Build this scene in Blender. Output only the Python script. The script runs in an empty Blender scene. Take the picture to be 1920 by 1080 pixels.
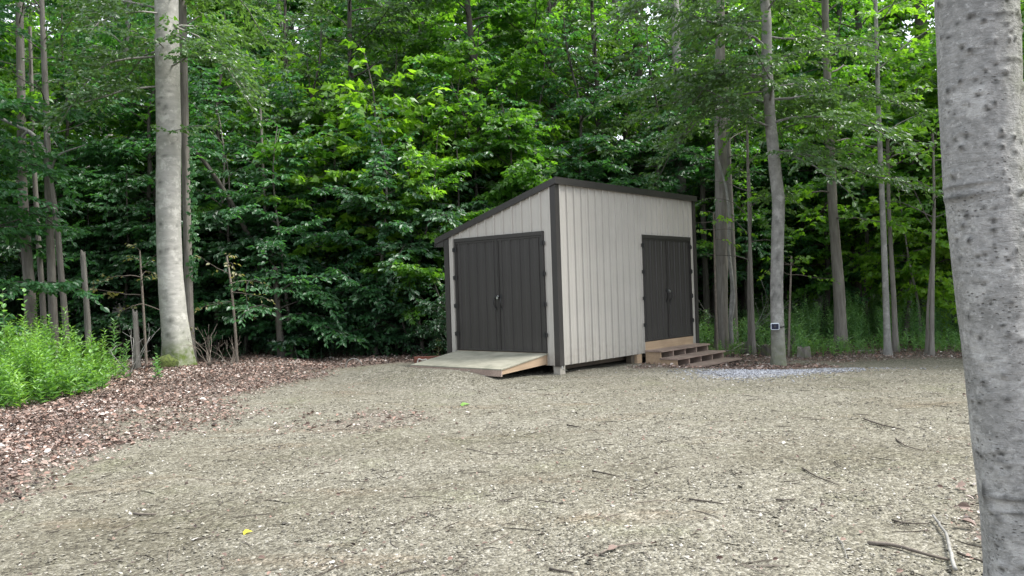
import bpy, math, random
import numpy as np
from mathutils import Matrix, Vector, noise as mnoise

# ------------------------------------------------------------------ camera, world, sun, exposure
SC = bpy.context.scene
COL = SC.collection
F_PX, PITCH, ROLL, CAMH = 1512.65, 0.0031, 0.032, 1.55
cam_d = bpy.data.cameras.new("camera")
cam = bpy.data.objects.new("camera", cam_d); COL.objects.link(cam)
_vv = Vector((0, -math.sin(PITCH), math.cos(PITCH)))
_right = Vector((math.cos(ROLL), 0, 0)) - math.sin(ROLL) * _vv
_up = Vector((math.sin(ROLL), 0, 0)) + math.cos(ROLL) * _vv
_fwd = Vector((0, math.cos(PITCH), math.sin(PITCH)))
M = Matrix((_right, _up, -_fwd)).transposed().to_4x4(); M.translation = (0, 0, CAMH)
cam.matrix_world = M
cam_d.sensor_width = 36; cam_d.lens = F_PX / 1920 * 36
cam_d.clip_start = 0.05; cam_d.clip_end = 2000
SC.camera = cam

SUN_EL, SUN_AZ = math.radians(56), math.radians(92)     # azimuth clockwise from +Y
w = bpy.data.worlds.new("World"); SC.world = w; w.use_nodes = True
nt = w.node_tree; nt.nodes.clear()
sky = nt.nodes.new("ShaderNodeTexSky"); sky.sky_type = 'NISHITA'; sky.sun_disc = False
sky.sun_elevation = SUN_EL; sky.sun_rotation = SUN_AZ; sky.dust_density = 3.0; sky.air_density = 1.0
mx = nt.nodes.new("ShaderNodeMix"); mx.data_type = 'RGBA'; mx.inputs[0].default_value = 0.62
mx.inputs[7].default_value = (10.5, 11.0, 11.8, 1)          # thin bright cloud over the whole sky
bg = nt.nodes.new("ShaderNodeBackground"); bg.inputs[1].default_value = 0.125
wo = nt.nodes.new("ShaderNodeOutputWorld")
nt.links.new(sky.outputs[0], mx.inputs[6]); nt.links.new(mx.outputs[2], bg.inputs[0]); nt.links.new(bg.outputs[0], wo.inputs[0])

sun_d = bpy.data.lights.new("sun", 'SUN'); sun_d.energy = 5.0; sun_d.angle = math.radians(24); sun_d.color = (1, .975, .94)
sun = bpy.data.objects.new("sun", sun_d); COL.objects.link(sun)
_sd = Vector((math.sin(SUN_AZ) * math.cos(SUN_EL), math.cos(SUN_AZ) * math.cos(SUN_EL), math.sin(SUN_EL)))
sun.rotation_euler = _sd.to_track_quat('Z', 'Y').to_euler()
SC.view_settings.view_transform = 'Standard'; SC.view_settings.look = 'None'
SC.view_settings.gamma = 1; SC.view_settings.use_curve_mapping = False
SC.view_settings.exposure = 0.93
SC.render.engine = 'CYCLES'
SC.cycles.max_bounces = 8; SC.cycles.diffuse_bounces = 4; SC.cycles.transmission_bounces = 4
SC.cycles.glossy_bounces = 2; SC.cycles.transparent_max_bounces = 4

R = np.random.default_rng(7)

# ------------------------------------------------------------------ where things stand
def ray(x, y):
    u2 = (x - 960) / F_PX; v2 = (540 - y) / F_PX
    u = u2 * math.cos(ROLL) + v2 * math.sin(ROLL); v = -u2 * math.sin(ROLL) + v2 * math.cos(ROLL)
    return np.array([u, math.cos(PITCH) - v * math.sin(PITCH), math.sin(PITCH) + v * math.cos(PITCH)])
CX, CY, YAW = 0.8224, 14.5519, 0.7132
dv = np.array([math.sin(YAW), math.cos(YAW)]); ev = np.array([-math.cos(YAW), math.sin(YAW)])
def sm(x, a, b):
    t = np.clip((np.asarray(x, float) - a) / (b - a), 0, 1); return t * t * (3 - 2 * t)
def gz(x, y):
    """height of the ground"""
    x = np.asarray(x, float); y = np.asarray(y, float)
    a = (x - CX) * dv[0] + (y - CY) * dv[1]; b = (x - CX) * ev[0] + (y - CY) * ev[1]
    z = 0.012 * np.sin(x * 1.3 + .5) * np.cos(y * .9) + .008 * np.sin(x * 3.1 + y * 2.3)
    z = z + .215 * np.exp(-((a + 1.68) / .68) ** 2) * sm(b, -.1, 1.2) * (1 - sm(b, 2.6, 4.2))
    z = z - .15 * sm(a, 1.2, 3.6) * sm(y, 13, 16.5) * sm(x, 1, 4.5)
    z = z + .10 * sm(-x, 4.2, 6.5) * sm(y, 5, 9) + .03 * sm(-x, 4, 4.8) * np.sin(x * 2.1 + y * 1.7)
    far = sm(y, 24, 60)
    z = z + far * (.5 * np.sin(x * .07 + 1) + .3 * np.sin(y * .13))
    return z
def gpt(px, py):
    r = ray(px, py); t = (0 - CAMH) / r[2]
    for _ in range(6):
        p = r * t; t = (float(gz(p[0], p[1])) - CAMH) / r[2]
    p = r * t; return np.array([p[0], p[1], float(gz(p[0], p[1]))])
def pxy(px, py, Y):
    """point on the vertical plane y = Y seen at that pixel of the photograph"""
    r = ray(px, py); t = Y / r[1]; return np.array([r[0] * t, Y, CAMH + r[2] * t])

# ------------------------------------------------------------------ mesh helpers
def build(name, V, faces, mats=None, attrs=None, smooth=False, mat_idx=None):
    """faces: list of (n,k) int arrays"""
    me = bpy.data.meshes.new(name)
    V = np.asarray(V, np.float32)
    me.vertices.add(len(V)); me.vertices.foreach_set("co", V.ravel())
    fl = [np.asarray(f, np.int32) for f in faces if len(f)]
    tot = np.concatenate([np.full(len(f), f.shape[1], np.int32) for f in fl])
    loops = np.concatenate([f.ravel() for f in fl])
    st = np.concatenate([[0], np.cumsum(tot)[:-1]]).astype(np.int32)
    me.loops.add(len(loops)); me.loops.foreach_set("vertex_index", loops)
    me.polygons.add(len(tot)); me.polygons.foreach_set("loop_start", st); me.polygons.foreach_set("loop_total", tot)
    if mat_idx is not None: me.polygons.foreach_set("material_index", np.asarray(mat_idx, np.int32))
    me.polygons.foreach_set("use_smooth", np.full(len(tot), bool(smooth)))
    for k, a in (attrs or {}).items():
        at = me.attributes.new(k, 'FLOAT', 'POINT'); at.data.foreach_set("value", np.asarray(a, np.float32))
    for m in (mats or []): me.materials.append(m)
    me.update(); me.validate()
    return me
def link(name, me, parent=None, loc=None):
    o = bpy.data.objects.new(name, me); COL.objects.link(o)
    if parent: o.parent = parent
    if loc is not None: o.location = loc
    return o
def tag(o, label=None, cat=None, group=None, kind=None):
    if label: o['label'] = label
    if cat: o['category'] = cat
    if group: o['group'] = group
    if kind: o['kind'] = kind
    return o
def empty(name, loc, label, cat, group=None, rz=0.0):
    o = bpy.data.objects.new(name, None); COL.objects.link(o); o.location = loc; o.rotation_euler = (0, 0, rz)
    o.empty_display_size = .2
    return tag(o, label, cat, group)

class MB:
    def __init__(s): s.v = []; s.q = []; s.t = []; s.n = 0; s.a = []
    def add(s, V, q=(), t=(), a=0.0):
        V = np.asarray(V, float); s.v.append(V)
        if len(q): s.q.append(np.asarray(q, int) + s.n)
        if len(t): s.t.append(np.asarray(t, int) + s.n)
        s.a.append(np.full(len(V), a) if np.isscalar(a) else np.asarray(a)); s.n += len(V)
    def box(s, x0, x1, y0, y1, z0, z1, a=0.0):
        V = [(x, y, z) for z in (z0, z1) for y in (y0, y1) for x in (x0, x1)]
        s.add(V, [(0, 2, 3, 1), (4, 5, 7, 6), (0, 1, 5, 4), (2, 6, 7, 3), (0, 4, 6, 2), (1, 3, 7, 5)], a=a)
    def hexa(s, V, a=0.0):   # bottom 4 (ccw), top 4
        s.add(V, [(0, 3, 2, 1), (4, 5, 6, 7), (0, 1, 5, 4), (1, 2, 6, 5), (2, 3, 7, 6), (3, 0, 4, 7)], a=a)
    def tube(s, P, rad, k=6, a=0.0, cap=True, seam=0.0):
        P = np.asarray(P, float); n = len(P); rad = np.broadcast_to(rad, (n,))
        T = np.gradient(P, axis=0); T /= np.linalg.norm(T, axis=1)[:, None] + 1e-9
        ref = np.array([0, 0, 1.0]) if abs(T[:, 2]).mean() < .8 else np.array([1.0, 0, 0])
        U = np.cross(T, ref); U /= np.linalg.norm(U, axis=1)[:, None] + 1e-9; W = np.cross(T, U)
        th = np.arange(k) / k * 2 * np.pi + seam
        V = P[:, None] + rad[:, None, None] * (np.cos(th)[None, :, None] * U[:, None] + np.sin(th)[None, :, None] * W[:, None])
        i = np.arange(n - 1)[:, None] * k; j = np.arange(k)[None]; j2 = (j + 1) % k
        q = np.stack([i + j, i + j2, i + k + j2, i + k + j], -1).reshape(-1, 4)
        s.add(V.reshape(-1, 3), q, a=a)
        if cap:
            c = s.n; s.add([P[0], P[-1]], a=a)
            t = [(c, c - n * k + (m + 1) % k, c - n * k + m) for m in range(k)] + [(c + 1, c - k + m, c - k + (m + 1) % k) for m in range(k)]
            s.t.append(np.array(t))
    def mesh(s, name, mats, smooth=False, attr='v'):
        return build(name, np.concatenate(s.v), ([np.concatenate(s.q)] if s.q else []) + ([np.concatenate(s.t)] if s.t else []), mats, {attr: np.concatenate(s.a)}, smooth)

# ------------------------------------------------------------------ material helpers
def newmat(name):
    m = bpy.data.materials.new(name); m.use_nodes = True
    n = m.node_tree; n.nodes.clear()
    out = n.nodes.new("ShaderNodeOutputMaterial"); b = n.nodes.new("ShaderNodeBsdfPrincipled")
    n.links.new(b.outputs[0], out.inputs[0])
    return m, n, b, out
def N(n, t, **kw):
    x = n.nodes.new(t)
    for k, v in kw.items(): setattr(x, k, v)
    return x
def ramp(n, fac, stops, interp='LINEAR'):
    r = N(n, "ShaderNodeValToRGB"); r.color_ramp.interpolation = interp
    e = r.color_ramp.elements
    while len(e) < len(stops): e.new(.5)
    for x, (p, c) in zip(e, stops): x.position = p; x.color = (*c, 1) if len(c) == 3 else (c[0],) * 3 + (1,)
    n.links.new(fac, r.inputs[0]); return r.outputs[0]
def noise(n, scale, detail=4, rough=.55, vec=None, dist=0):
    x = N(n, "ShaderNodeTexNoise"); x.inputs["Scale"].default_value = scale; x.inputs["Detail"].default_value = detail
    x.inputs["Roughness"].default_value = rough; x.inputs["Distortion"].default_value = dist
    if vec is not None: n.links.new(vec, x.inputs["Vector"])
    return x.outputs[0]
def mixc(n, fac, a, b, mode='MIX'):
    x = N(n, "ShaderNodeMix"); x.data_type = 'RGBA'; x.blend_type = mode
    for s, i in ((fac, 0), (a, 6), (b, 7)):
        if isinstance(s, (int, float)): x.inputs[i].default_value = s
        elif isinstance(s, tuple): x.inputs[i].default_value = (*s, 1)
        else: n.links.new(s, x.inputs[i])
    return x.outputs[2]
def math_(n, op, a, b=None):
    x = N(n, "ShaderNodeMath"); x.operation = op
    for s, i in ((a, 0), (b, 1)):
        if s is None: continue
        if isinstance(s, (int, float)): x.inputs[i].default_value = s
        else: n.links.new(s, x.inputs[i])
    return x.outputs[0]
def bump(n, b, h, strength=.5, dist=.02, normal=None):
    x = N(n, "ShaderNodeBump"); x.inputs["Strength"].default_value = strength; x.inputs["Distance"].default_value = dist
    n.links.new(h, x.inputs["Height"])
    if normal is not None: n.links.new(normal, x.inputs["Normal"])
    n.links.new(x.outputs[0], b.inputs["Normal"]); return x.outputs[0]
def objco(n, scale=(1, 1, 1)):
    tc = N(n, "ShaderNodeTexCoord"); mp = N(n, "ShaderNodeMapping"); mp.inputs["Scale"].default_value = scale
    n.links.new(tc.outputs["Object"], mp.inputs[0]); return mp.outputs[0]
def attr(n, k):
    x = N(n, "ShaderNodeAttribute"); x.attribute_name = k; return x.outputs["Fac"]

def metal_mat(name, c, rough=.38, var=.08, dirt=(.2, .17, .12)):
    m, n, b, o = newmat(name)
    co = objco(n)
    nz = noise(n, 1.3, 5, .6, co); base = mixc(n, ramp(n, nz, [(.35, (0,)), (.7, (1,))]), tuple(x * (1 - var) for x in c), tuple(x * (1 + var) for x in c))
    st = noise(n, 1, 5, .7, objco(n, (14, 14, .7)))
    base = mixc(n, math_(n, 'MULTIPLY', ramp(n, st, [(.5, (0,)), (.8, (1,))]), .07), base, dirt)
    # splashed mud above the ground, a stain of its own
    g = N(n, "ShaderNodeNewGeometry"); sp = N(n, "ShaderNodeSeparateXYZ"); n.links.new(g.outputs["Position"], sp.inputs[0])
    h = N(n, "ShaderNodeMapRange"); n.links.new(sp.outputs[2], h.inputs[0]); h.inputs[1].default_value = .15; h.inputs[2].default_value = .75; h.inputs[3].default_value = .4; h.inputs[4].default_value = 0
    base = mixc(n, math_(n, 'MULTIPLY', h.outputs[0], ramp(n, noise(n, 9, 6, .7, co), [(.35, (0,)), (.65, (1,))])), base, dirt)
    n.links.new(base, b.inputs["Base Color"]); b.inputs["Roughness"].default_value = rough
    b.inputs["Specular IOR Level"].default_value = .45
    bump(n, b, noise(n, 2.2, 3, .5, co), .12, .02)
    return m
M_SIDING = metal_mat("ash_grey_steel", (.40, .378, .34), .36, .05)
M_BRONZE = metal_mat("dark_bronze_steel", (.030, .027, .025), .42, .08, (.08, .075, .065))
M_DOOR = metal_mat("charcoal_door_steel", (.031, .028, .026), .42, .08, (.08, .075, .065))
def plain(name, c, rough=.6, metal=0, var=.15, sc=20):
    m, n, b, o = newmat(name)
    nz = noise(n, sc, 4, .6, objco(n))
    n.links.new(mixc(n, nz, tuple(x * (1 - var) for x in c), tuple(min(1, x * (1 + var)) for x in c)), b.inputs["Base Color"])
    b.inputs["Roughness"].default_value = rough; b.inputs["Metallic"].default_value = metal
    return m
M_BLACK = plain("black_iron", (.012, .012, .013), .45)
M_STEEL = plain("brushed_steel", (.5, .5, .5), .3, 1)
M_WHITE = plain("white_plastic", (.62, .68, .75), .4)
M_GLASSY = plain("dark_panel", (.012, .018, .04), .12)
M_CONC = plain("concrete", (.30, .28, .24), .9, 0, .3, 9)

def wood_mat(name, c1, c2, axis=0, stain=(.1, .12, .06), stain_amt=.4):
    m, n, b, o = newmat(name)
    s = [38, 38, 38]; s[axis] = 1.6
    co = objco(n, tuple(s)); gr = noise(n, 1, 6, .6, co, .6)
    v = attr(n, 'v')
    c = mixc(n, ramp(n, gr, [(.3, (0,)), (.7, (1,))]), c1, c2)
    big = noise(n, 2.3, 5, .65, objco(n))
    c = mixc(n, math_(n, 'MULTIPLY', ramp(n, big, [(.42, (0,)), (.68, (1,))]), stain_amt), c, stain)
    c = mixc(n, math_(n, 'MULTIPLY', v, .35), c, tuple(x * .5 for x in c1))
    n.links.new(c, b.inputs["Base Color"]); b.inputs["Roughness"].default_value = .8
    bump(n, b, gr, .3, .004)
    return m
M_RAMPW = wood_mat("weathered_ramp_deck", (.24, .228, .175), (.34, .325, .255), 1, (.13, .132, .095), .75)
M_NEWWOOD = wood_mat("new_pine", (.32, .225, .14), (.45, .33, .22), 0, (.24, .17, .11), .4)
M_OLDWOOD = wood_mat("grey_weathered_boards", (.25, .18, .145), (.38, .295, .24), 0, (.14, .10, .08), .5)
M_DARKWOOD = wood_mat("dark_beams", (.07, .055, .04), (.12, .09, .065), 0, (.03, .03, .02), .5)
M_REDWOOD = wood_mat("red_brown_timber", (.14, .045, .03), (.22, .08, .05), 0, (.06, .04, .03), .5)

def bark_mat(name, c1, c2, dark, vscale=(6, 6, 1.2), bumpd=.02, moss=0.0, horiz=False, green=(.07, .10, .02), sc=1.0, bstr=.6, fine=False):
    m, n, b, o = newmat(name)
    co = objco(n, vscale)
    nz = noise(n, 2.2 * sc, 7, .62, co, .4)
    c = mixc(n, ramp(n, nz, [(.3, (0,)), (.68, (1,))]), c1, c2)
    big = noise(n, .9, 4, .6, objco(n, (1.4, 1.4, .8)))
    c = mixc(n, math_(n, 'MULTIPLY', ramp(n, big, [(.42, (0,)), (.72, (1,))]), .55), c, dark)
    if horiz:
        lines = noise(n, 1.0, 5, .7, objco(n, (3, 3, 26)))
        c = mixc(n, math_(n, 'MULTIPLY', ramp(n, lines, [(.55, (0,)), (.75, (1,))]), .45), c, dark)
        spots = N(n, "ShaderNodeTexVoronoi"); spots.inputs["Scale"].default_value = 9; n.links.new(objco(n, (1, 1, 1.6)), spots.inputs["Vector"])
        c = mixc(n, ramp(n, spots.outputs["Distance"], [(.0, (.75,)), (.16, (0,))]), c, dark)
        lic = noise(n, 5, 5, .7, objco(n))
        c = mixc(n, math_(n, 'MULTIPLY', ramp(n, lic, [(.52, (0,)), (.62, (1,))]), .5), c, tuple(min(1, x * 1.35) for x in c2))
    if fine:
        pits = N(n, "ShaderNodeTexVoronoi"); pits.inputs["Scale"].default_value = 34; n.links.new(objco(n, (1, 1, 1.5)), pits.inputs["Vector"])
        pm = math_(n, 'MULTIPLY', ramp(n, pits.outputs["Distance"], [(.10, (1,)), (.26, (0,))]), ramp(n, noise(n, 4, 3, .6, objco(n)), [(.48, (0,)), (.6, (1,))]))
        c = mixc(n, math_(n, 'MULTIPLY', pm, .45), c, tuple(x * .55 for x in dark))
        wr = noise(n, 1, 8, .75, objco(n, (16, 16, 75)), .8)
        c = mixc(n, ramp(n, wr, [(.32, (.5,)), (.44, (0,))]), c, dark)
        c = mixc(n, ramp(n, noise(n, 30, 6, .8, objco(n)), [(.56, (0,)), (.66, (.55,))]), c, tuple(min(1, x * 1.5) for x in c2))
        nz = math_(n, 'ADD', math_(n, 'ADD', nz, math_(n, 'MULTIPLY', wr, .9)), math_(n, 'MULTIPLY', pm, -.8))
    v = attr(n, 'v')
    c = mixc(n, v, c, tuple(x * .25 for x in dark))
    mo = attr(n, 'moss')
    mn = noise(n, 8, 5, .6, objco(n))
    mf = math_(n, 'MULTIPLY', mo, ramp(n, mn, [(.3, (.3,)), (.6, (1,))]))
    c = mixc(n, mf, c, green)
    n.links.new(c, b.inputs["Base Color"]); b.inputs["Roughness"].default_value = .88; b.inputs["Specular IOR Level"].default_value = .25
    bump(n, b, nz, bstr, bumpd)
    return m
M_BEECH = bark_mat("pale_beech_bark", (.25, .245, .225), (.37, .36, .325), (.15, .15, .125), (2, 2, 5), .012, horiz=True, bstr=.5)
M_NEARBARK = bark_mat("lichened_beech_bark", (.20, .20, .193), (.38, .375, .36), (.10, .10, .09), (14, 14, 18), .012, horiz=True, bstr=1.0, green=(.11, .12, .055), fine=True)
M_MIDBARK = bark_mat("grey_brown_bark", (.12, .108, .095), (.225, .21, .185), (.06, .054, .046), (9, 9, 1.1), .025, green=(.1, .13, .05))
M_GREYBARK = bark_mat("smooth_grey_bark", (.16, .155, .143), (.27, .265, .245), (.085, .085, .074), (4, 4, 3), .012, horiz=True, green=(.12, .14, .06))
M_DARKBARK = bark_mat("dark_furrowed_bark", (.05, .045, .04), (.11, .10, .085), (.03, .028, .024), (9, 9, 1.1), .03)
M_TWIG = bark_mat("twig_bark", (.12, .10, .08), (.22, .19, .16), (.06, .05, .04), (9, 9, 9), .004)

def leaf_mat(name, dark, mid, light, trans=.5, gloss=.5, tr_tint=(1.65, 1.65, .68)):
    m, n, b, o = newmat(name)
    v = attr(n, 'v'); oi = N(n, "ShaderNodeObjectInfo")
    f = math_(n, 'ADD', v, math_(n, 'MULTIPLY', math_(n, 'SUBTRACT', oi.outputs["Random"], .5), .22))
    c = ramp(n, f, [(0, dark), (.55, mid), (1, light)])
    n.links.new(c, b.inputs["Base Color"]); b.inputs["Roughness"].default_value = gloss * .85; b.inputs["Specular IOR Level"].default_value = .75
    tr = N(n, "ShaderNodeBsdfTranslucent")
    n.links.new(mixc(n, 1.0, c, tr_tint, 'MULTIPLY'), tr.inputs[0])
    ms = N(n, "ShaderNodeMixShader"); ms.inputs[0].default_value = trans
    n.links.new(b.outputs[0], ms.inputs[1]); n.links.new(tr.outputs[0], ms.inputs[2]); n.links.new(ms.outputs[0], o.inputs[0])
    return m
M_LBEECH = leaf_mat("deep_green_leaf", (.024, .085, .034), (.043, .14, .048), (.09, .24, .06))
M_LMAPLE = leaf_mat("maple_leaf", (.036, .105, .018), (.072, .19, .024), (.17, .34, .035), .56)
M_LFINE = leaf_mat("grey_green_fine_leaf", (.042, .090, .036), (.072, .145, .048), (.12, .23, .06), .46, .42)
M_LBRIGHT = leaf_mat("backlit_bright_leaf", (.07, .17, .018), (.13, .27, .025), (.22, .38, .04), .6)  # backlit look of the foliage put into a brighter, yellower leaf colour
M_LDARK = leaf_mat("shade_leaf", (.018, .058, .026), (.030, .092, .034), (.055, .14, .045), .35)
M_LWEED = leaf_mat("weed_leaf", (.075, .17, .035), (.125, .27, .05), (.22, .40, .07), .4, .6)
M_LWEED2 = leaf_mat("blue_green_weed_leaf", (.055, .13, .05), (.09, .21, .075), (.16, .32, .10), .4, .6)
M_LWEED3 = leaf_mat("mid_green_weed_leaf", (.05, .12, .03), (.085, .20, .04), (.15, .30, .06), .4, .6)
M_LYEL = leaf_mat("yellow_leaf", (.4, .38, .03), (.55, .50, .04), (.6, .55, .05), .3, .6)
M_LPALE = leaf_mat("dry_pale_leaf", (.16, .17, .07), (.24, .23, .12), (.33, .30, .17), .4, .6)

# ------------------------------------------------------------------ ground
def axis_grid(lo, hi, c0, c1, fine, grow=1.07):
    a = list(np.arange(c0, c1 + 1e-6, fine)); s = fine; x = a[-1]
    while x < hi: s *= grow; x += s; a.append(x)
    s = fine; x = a[0]
    while x > lo: s *= grow; x -= s; a.insert(0, x)
    return np.array(a)
def fbm(x, y, sc, seed=0):
    r = np.random.default_rng(seed); z = np.zeros_like(x); amp = 1; tot = 0
    for k in range(7):
        th = r.uniform(0, 6.28, 3); ph = r.uniform(0, 6.28, 3)
        for a, b in zip(th, ph): z += amp * np.sin((x * np.cos(a) + y * np.sin(a)) * sc * (1.7 ** k) + b + 1.3 * np.sin(x * sc * .7 + b))
        tot += amp * 3; amp *= .72
    return z / tot * 1.8
def litter_mask(x, y):
    a = (x - CX) * dv[0] + (y - CY) * dv[1]; b = (x - CX) * ev[0] + (y - CY) * ev[1]
    nz = fbm(x, y, .9, 3)
    left = .95 * sm(-x + nz * 1.0 + .35 * fbm(x, y, 6, 4), 3.4, 5.5) * sm(y, 2.5, 4.5)
    left = np.maximum(left, sm(-x * .55 + (y - 17.6) * .7 + nz * .5, 1.5, 2.4))
    steps = sm(nz * .6 + 1 - np.hypot((x - 4.7) / 3.0, (y - 15.9) / 1.25), .0, .5)
    wood = sm(y + nz * .8 - .10 * np.abs(x - 6) , 16.5, 18.2)
    wood = np.maximum(wood, sm(x + nz * 1, 12.5, 14) * sm(y, 3, 8))
    wood = np.maximum(wood, .8 * sm(y + nz * 1.2, 15.7, 17.2) * sm(x, 5.6, 7))
    near = sm(x * 1.1 - (y - 4.2) * .55 + nz * .35, 2.25, 3.2) * sm(7 - y, 0, 1.5)
    red = .50 * sm(nz * 1.1 + .75 - np.hypot((x + 1.45) / 1.5, (y - 10.1) / 1.3), .0, 1.2)
    return np.clip(np.maximum.reduce([left, steps, wood, near, red]), 0, 1)
def track(x, y):
    nz = fbm(x, y, .8, 41) * .45; n2 = .6 + .8 * fbm(x, y, .6, 43)
    t = np.exp(-((y - 6.6 - .30 * x + .02 * x * x + nz) / .55) ** 2) + .9 * np.exp(-((y - 8.7 - .30 * x + .02 * x * x + nz) / .5) ** 2)
    t = t + .9 * sm(-x - (y - 4.2) * .3 + nz, .3, 2.2) * sm(7.5 - y, 0, 2) + .6 * np.exp(-((y - 11.3 - .15 * x + nz) / .5) ** 2) * sm(x, 0, 3)
    return np.clip(t * np.clip(n2, 0, 1.3), 0, 1)
xs = axis_grid(-260, 260, -8, 8, .075); ys = axis_grid(-60, 320, 2.4, 20, .075)
GX, GY = np.meshgrid(xs, ys); gx = GX.ravel(); gy = GY.ravel()
lit = litter_mask(gx, gy)
zz = gz(gx, gy) + .010 * fbm(gx, gy, 5, 5) * sm(gy, 2, 3) + lit * .012 * fbm(gx, gy, 12, 9)
blue = sm(1 - np.hypot((gx - 4.35) / 1.35, (gy - 13.95) / .85) + .35 * fbm(gx, gy, 2.2, 11) + .35 * fbm(gx, gy, 9, 12), .0, .9)
wet = sm(fbm(gx, gy, .55, 21), -.1, .9)
nx_, ny_ = len(xs), len(ys)
i = (np.arange(ny_ - 1)[:, None] * nx_ + np.arange(nx_ - 1)[None]).ravel()
q = np.stack([i, i + 1, i + nx_ + 1, i + nx_], 1)
floor_ = sm(gy + fbm(gx, gy, 1.2, 31) * .6 - .06 * np.abs(gx - 6), 18.2, 20.5)
m, n, b, o = newmat("gravel_ground")
co = objco(n)
def vor(scale, feature='F1'):
    x = N(n, "ShaderNodeTexVoronoi"); x.feature = feature; x.inputs["Scale"].default_value = scale
    x.inputs["Randomness"].default_value = 1; n.links.new(co, x.inputs["Vector"]); return x
v1 = vor(58); v2 = vor(24); v3 = vor(110)
bw1 = N(n, "ShaderNodeRGBToBW"); n.links.new(v1.outputs["Color"], bw1.inputs[0])
bw2 = N(n, "ShaderNodeRGBToBW"); n.links.new(v2.outputs["Color"], bw2.inputs[0])
cell = math_(n, 'ADD', math_(n, 'MULTIPLY', bw1.outputs[0], .62), math_(n, 'MULTIPLY', bw2.outputs[0], .38))
gcol = ramp(n, cell, [(.22, (.065, .059, .046)), (.38, (.125, .116, .09)), (.55, (.175, .165, .13)), (.70, (.23, .218, .178)), (.84, (.34, .325, .28))])
bign = noise(n, .45, 6, .6, co)
gcol = mixc(n, ramp(n, bign, [(.35, (0,)), (.7, (.55,))]), gcol, mixc(n, 1.0, gcol, (.66, .64, .55), 'MULTIPLY'))
gcol = mixc(n, ramp(n, noise(n, 1.1, 5, .6, co), [(.55, (0,)), (.75, (.5,))]), gcol, mixc(n, 1.0, gcol, (.78, .86, .62), 'MULTIPLY'))
gcol = mixc(n, ramp(n, noise(n, .8, 6, .65, objco(n, (.6, 1.8, 1))), [(.56, (0,)), (.7, (.5,))]), gcol, mixc(n, 1.0, gcol, (.86, .66, .52), 'MULTIPLY'))
gcol = mixc(n, math_(n, 'MULTIPLY', attr(n, 'track'), .5), gcol, mixc(n, 1.0, gcol, (.52, .50, .44), 'MULTIPLY'))
gcol = mixc(n, attr(n, 'blue'), gcol, ramp(n, bw1.outputs[0], [(.25, (.09, .095, .11)), (.5, (.22, .23, .265)), (.75, (.36, .38, .43))]))
lc = ramp(n, cell, [(.25, (.035, .028, .025)), (.42, (.075, .058, .048)), (.6, (.14, .105, .088)), (.78, (.24, .19, .165))])
lit_n = math_(n, 'ADD', attr(n, 'litter'), math_(n, 'MULTIPLY', math_(n, 'SUBTRACT', noise(n, 3.5, 6, .65, co), .5), 1.1))
lf = ramp(n, lit_n, [(.22, (0,)), (.85, (.92,))])
gcol = mixc(n, lf, gcol, lc)
fc = ramp(n, noise(n, 2.5, 6, .65, co), [(.3, (.035, .028, .018)), (.6, (.075, .055, .035)), (.8, (.05, .075, .025))])
gcol = mixc(n, attr(n, 'floor'), gcol, fc)
n.links.new(gcol, b.inputs["Base Color"]); b.inputs["Roughness"].default_value = .92; b.inputs["Specular IOR Level"].default_value = .2
hh = math_(n, 'ADD', math_(n, 'MULTIPLY', v1.outputs["Distance"], -.6), math_(n, 'MULTIPLY', cell, 1.0))
hh = math_(n, 'ADD', hh, math_(n, 'MULTIPLY', v2.outputs["Distance"], -.6))
bump(n, b, hh, .9, .02)
M_GROUND = m
g = link("ground", build("ground", np.stack([gx, gy, zz], 1), [q], [M_GROUND], {'litter': lit, 'blue': blue, 'floor': floor_, 'track': track(gx, gy)}, True))
tag(g, "tan gravel clearing with brown leaf litter along its edges", kind='structure')

# ------------------------------------------------------------------ loose gravel stones (uncountable)
def scatter_stones(name, X, Y, S, vals, mat, label, cat, sink=.25):
    nS = len(X)
    base = np.array([(1, 0, 0), (0, 1, 0), (-1, 0, 0), (0, -1, 0), (0, 0, 1), (0, 0, -1), ], float)
    f = np.array([(0, 1, 4), (1, 2, 4), (2, 3, 4), (3, 0, 4), (1, 0, 5), (2, 1, 5), (3, 2, 5), (0, 3, 5)])
    V = base[None] * R.uniform(.6, 1.3, (nS, 6, 1)) + R.normal(0, .12, (nS, 6, 3))
    V[:, :, 2] *= R.uniform(.35, .8, (nS, 1))
    th = R.uniform(0, 6.28, nS); c, s = np.cos(th)[:, None], np.sin(th)[:, None]
    tilt = R.normal(0, .3, (nS, 1))
    x, y, z = V[..., 0] * R.uniform(.7, 1.5, (nS, 1)), V[..., 1], V[..., 2]
    z = z + x * tilt
    P = np.stack([x * c - y * s, x * s + y * c, z], -1) * S[:, None, None]
    P += np.stack([X, Y, gz(X, Y) + S * sink], 1)[:, None]
    F = (f[None] + np.arange(nS)[:, None, None] * 6).reshape(-1, 3)
    o = link(name, build(name, P.reshape(-1, 3), [F], [mat], {'v': np.repeat(vals, 6)}))
    return tag(o, label, cat, kind='stuff')
nS = 80000
rr = 3.6 + (15.5 - 3.6) * R.uniform(0, 1, nS) ** 1.75; aa = R.uniform(-.70, .70, nS)
X = rr * np.sin(aa); Y = rr * np.cos(aa)
keep = (litter_mask(X, Y) < R.uniform(.2, 1.1, nS)) & (track(X, Y) < R.uniform(.1, 1.3, nS)); X, Y, rr = X[keep], Y[keep], rr[keep]
S = np.clip(R.lognormal(math.log(.0052), .38, len(X)), .003, .016) * (1 + rr * .03)
m, n, b, o = newmat("gravel_stone")
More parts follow.
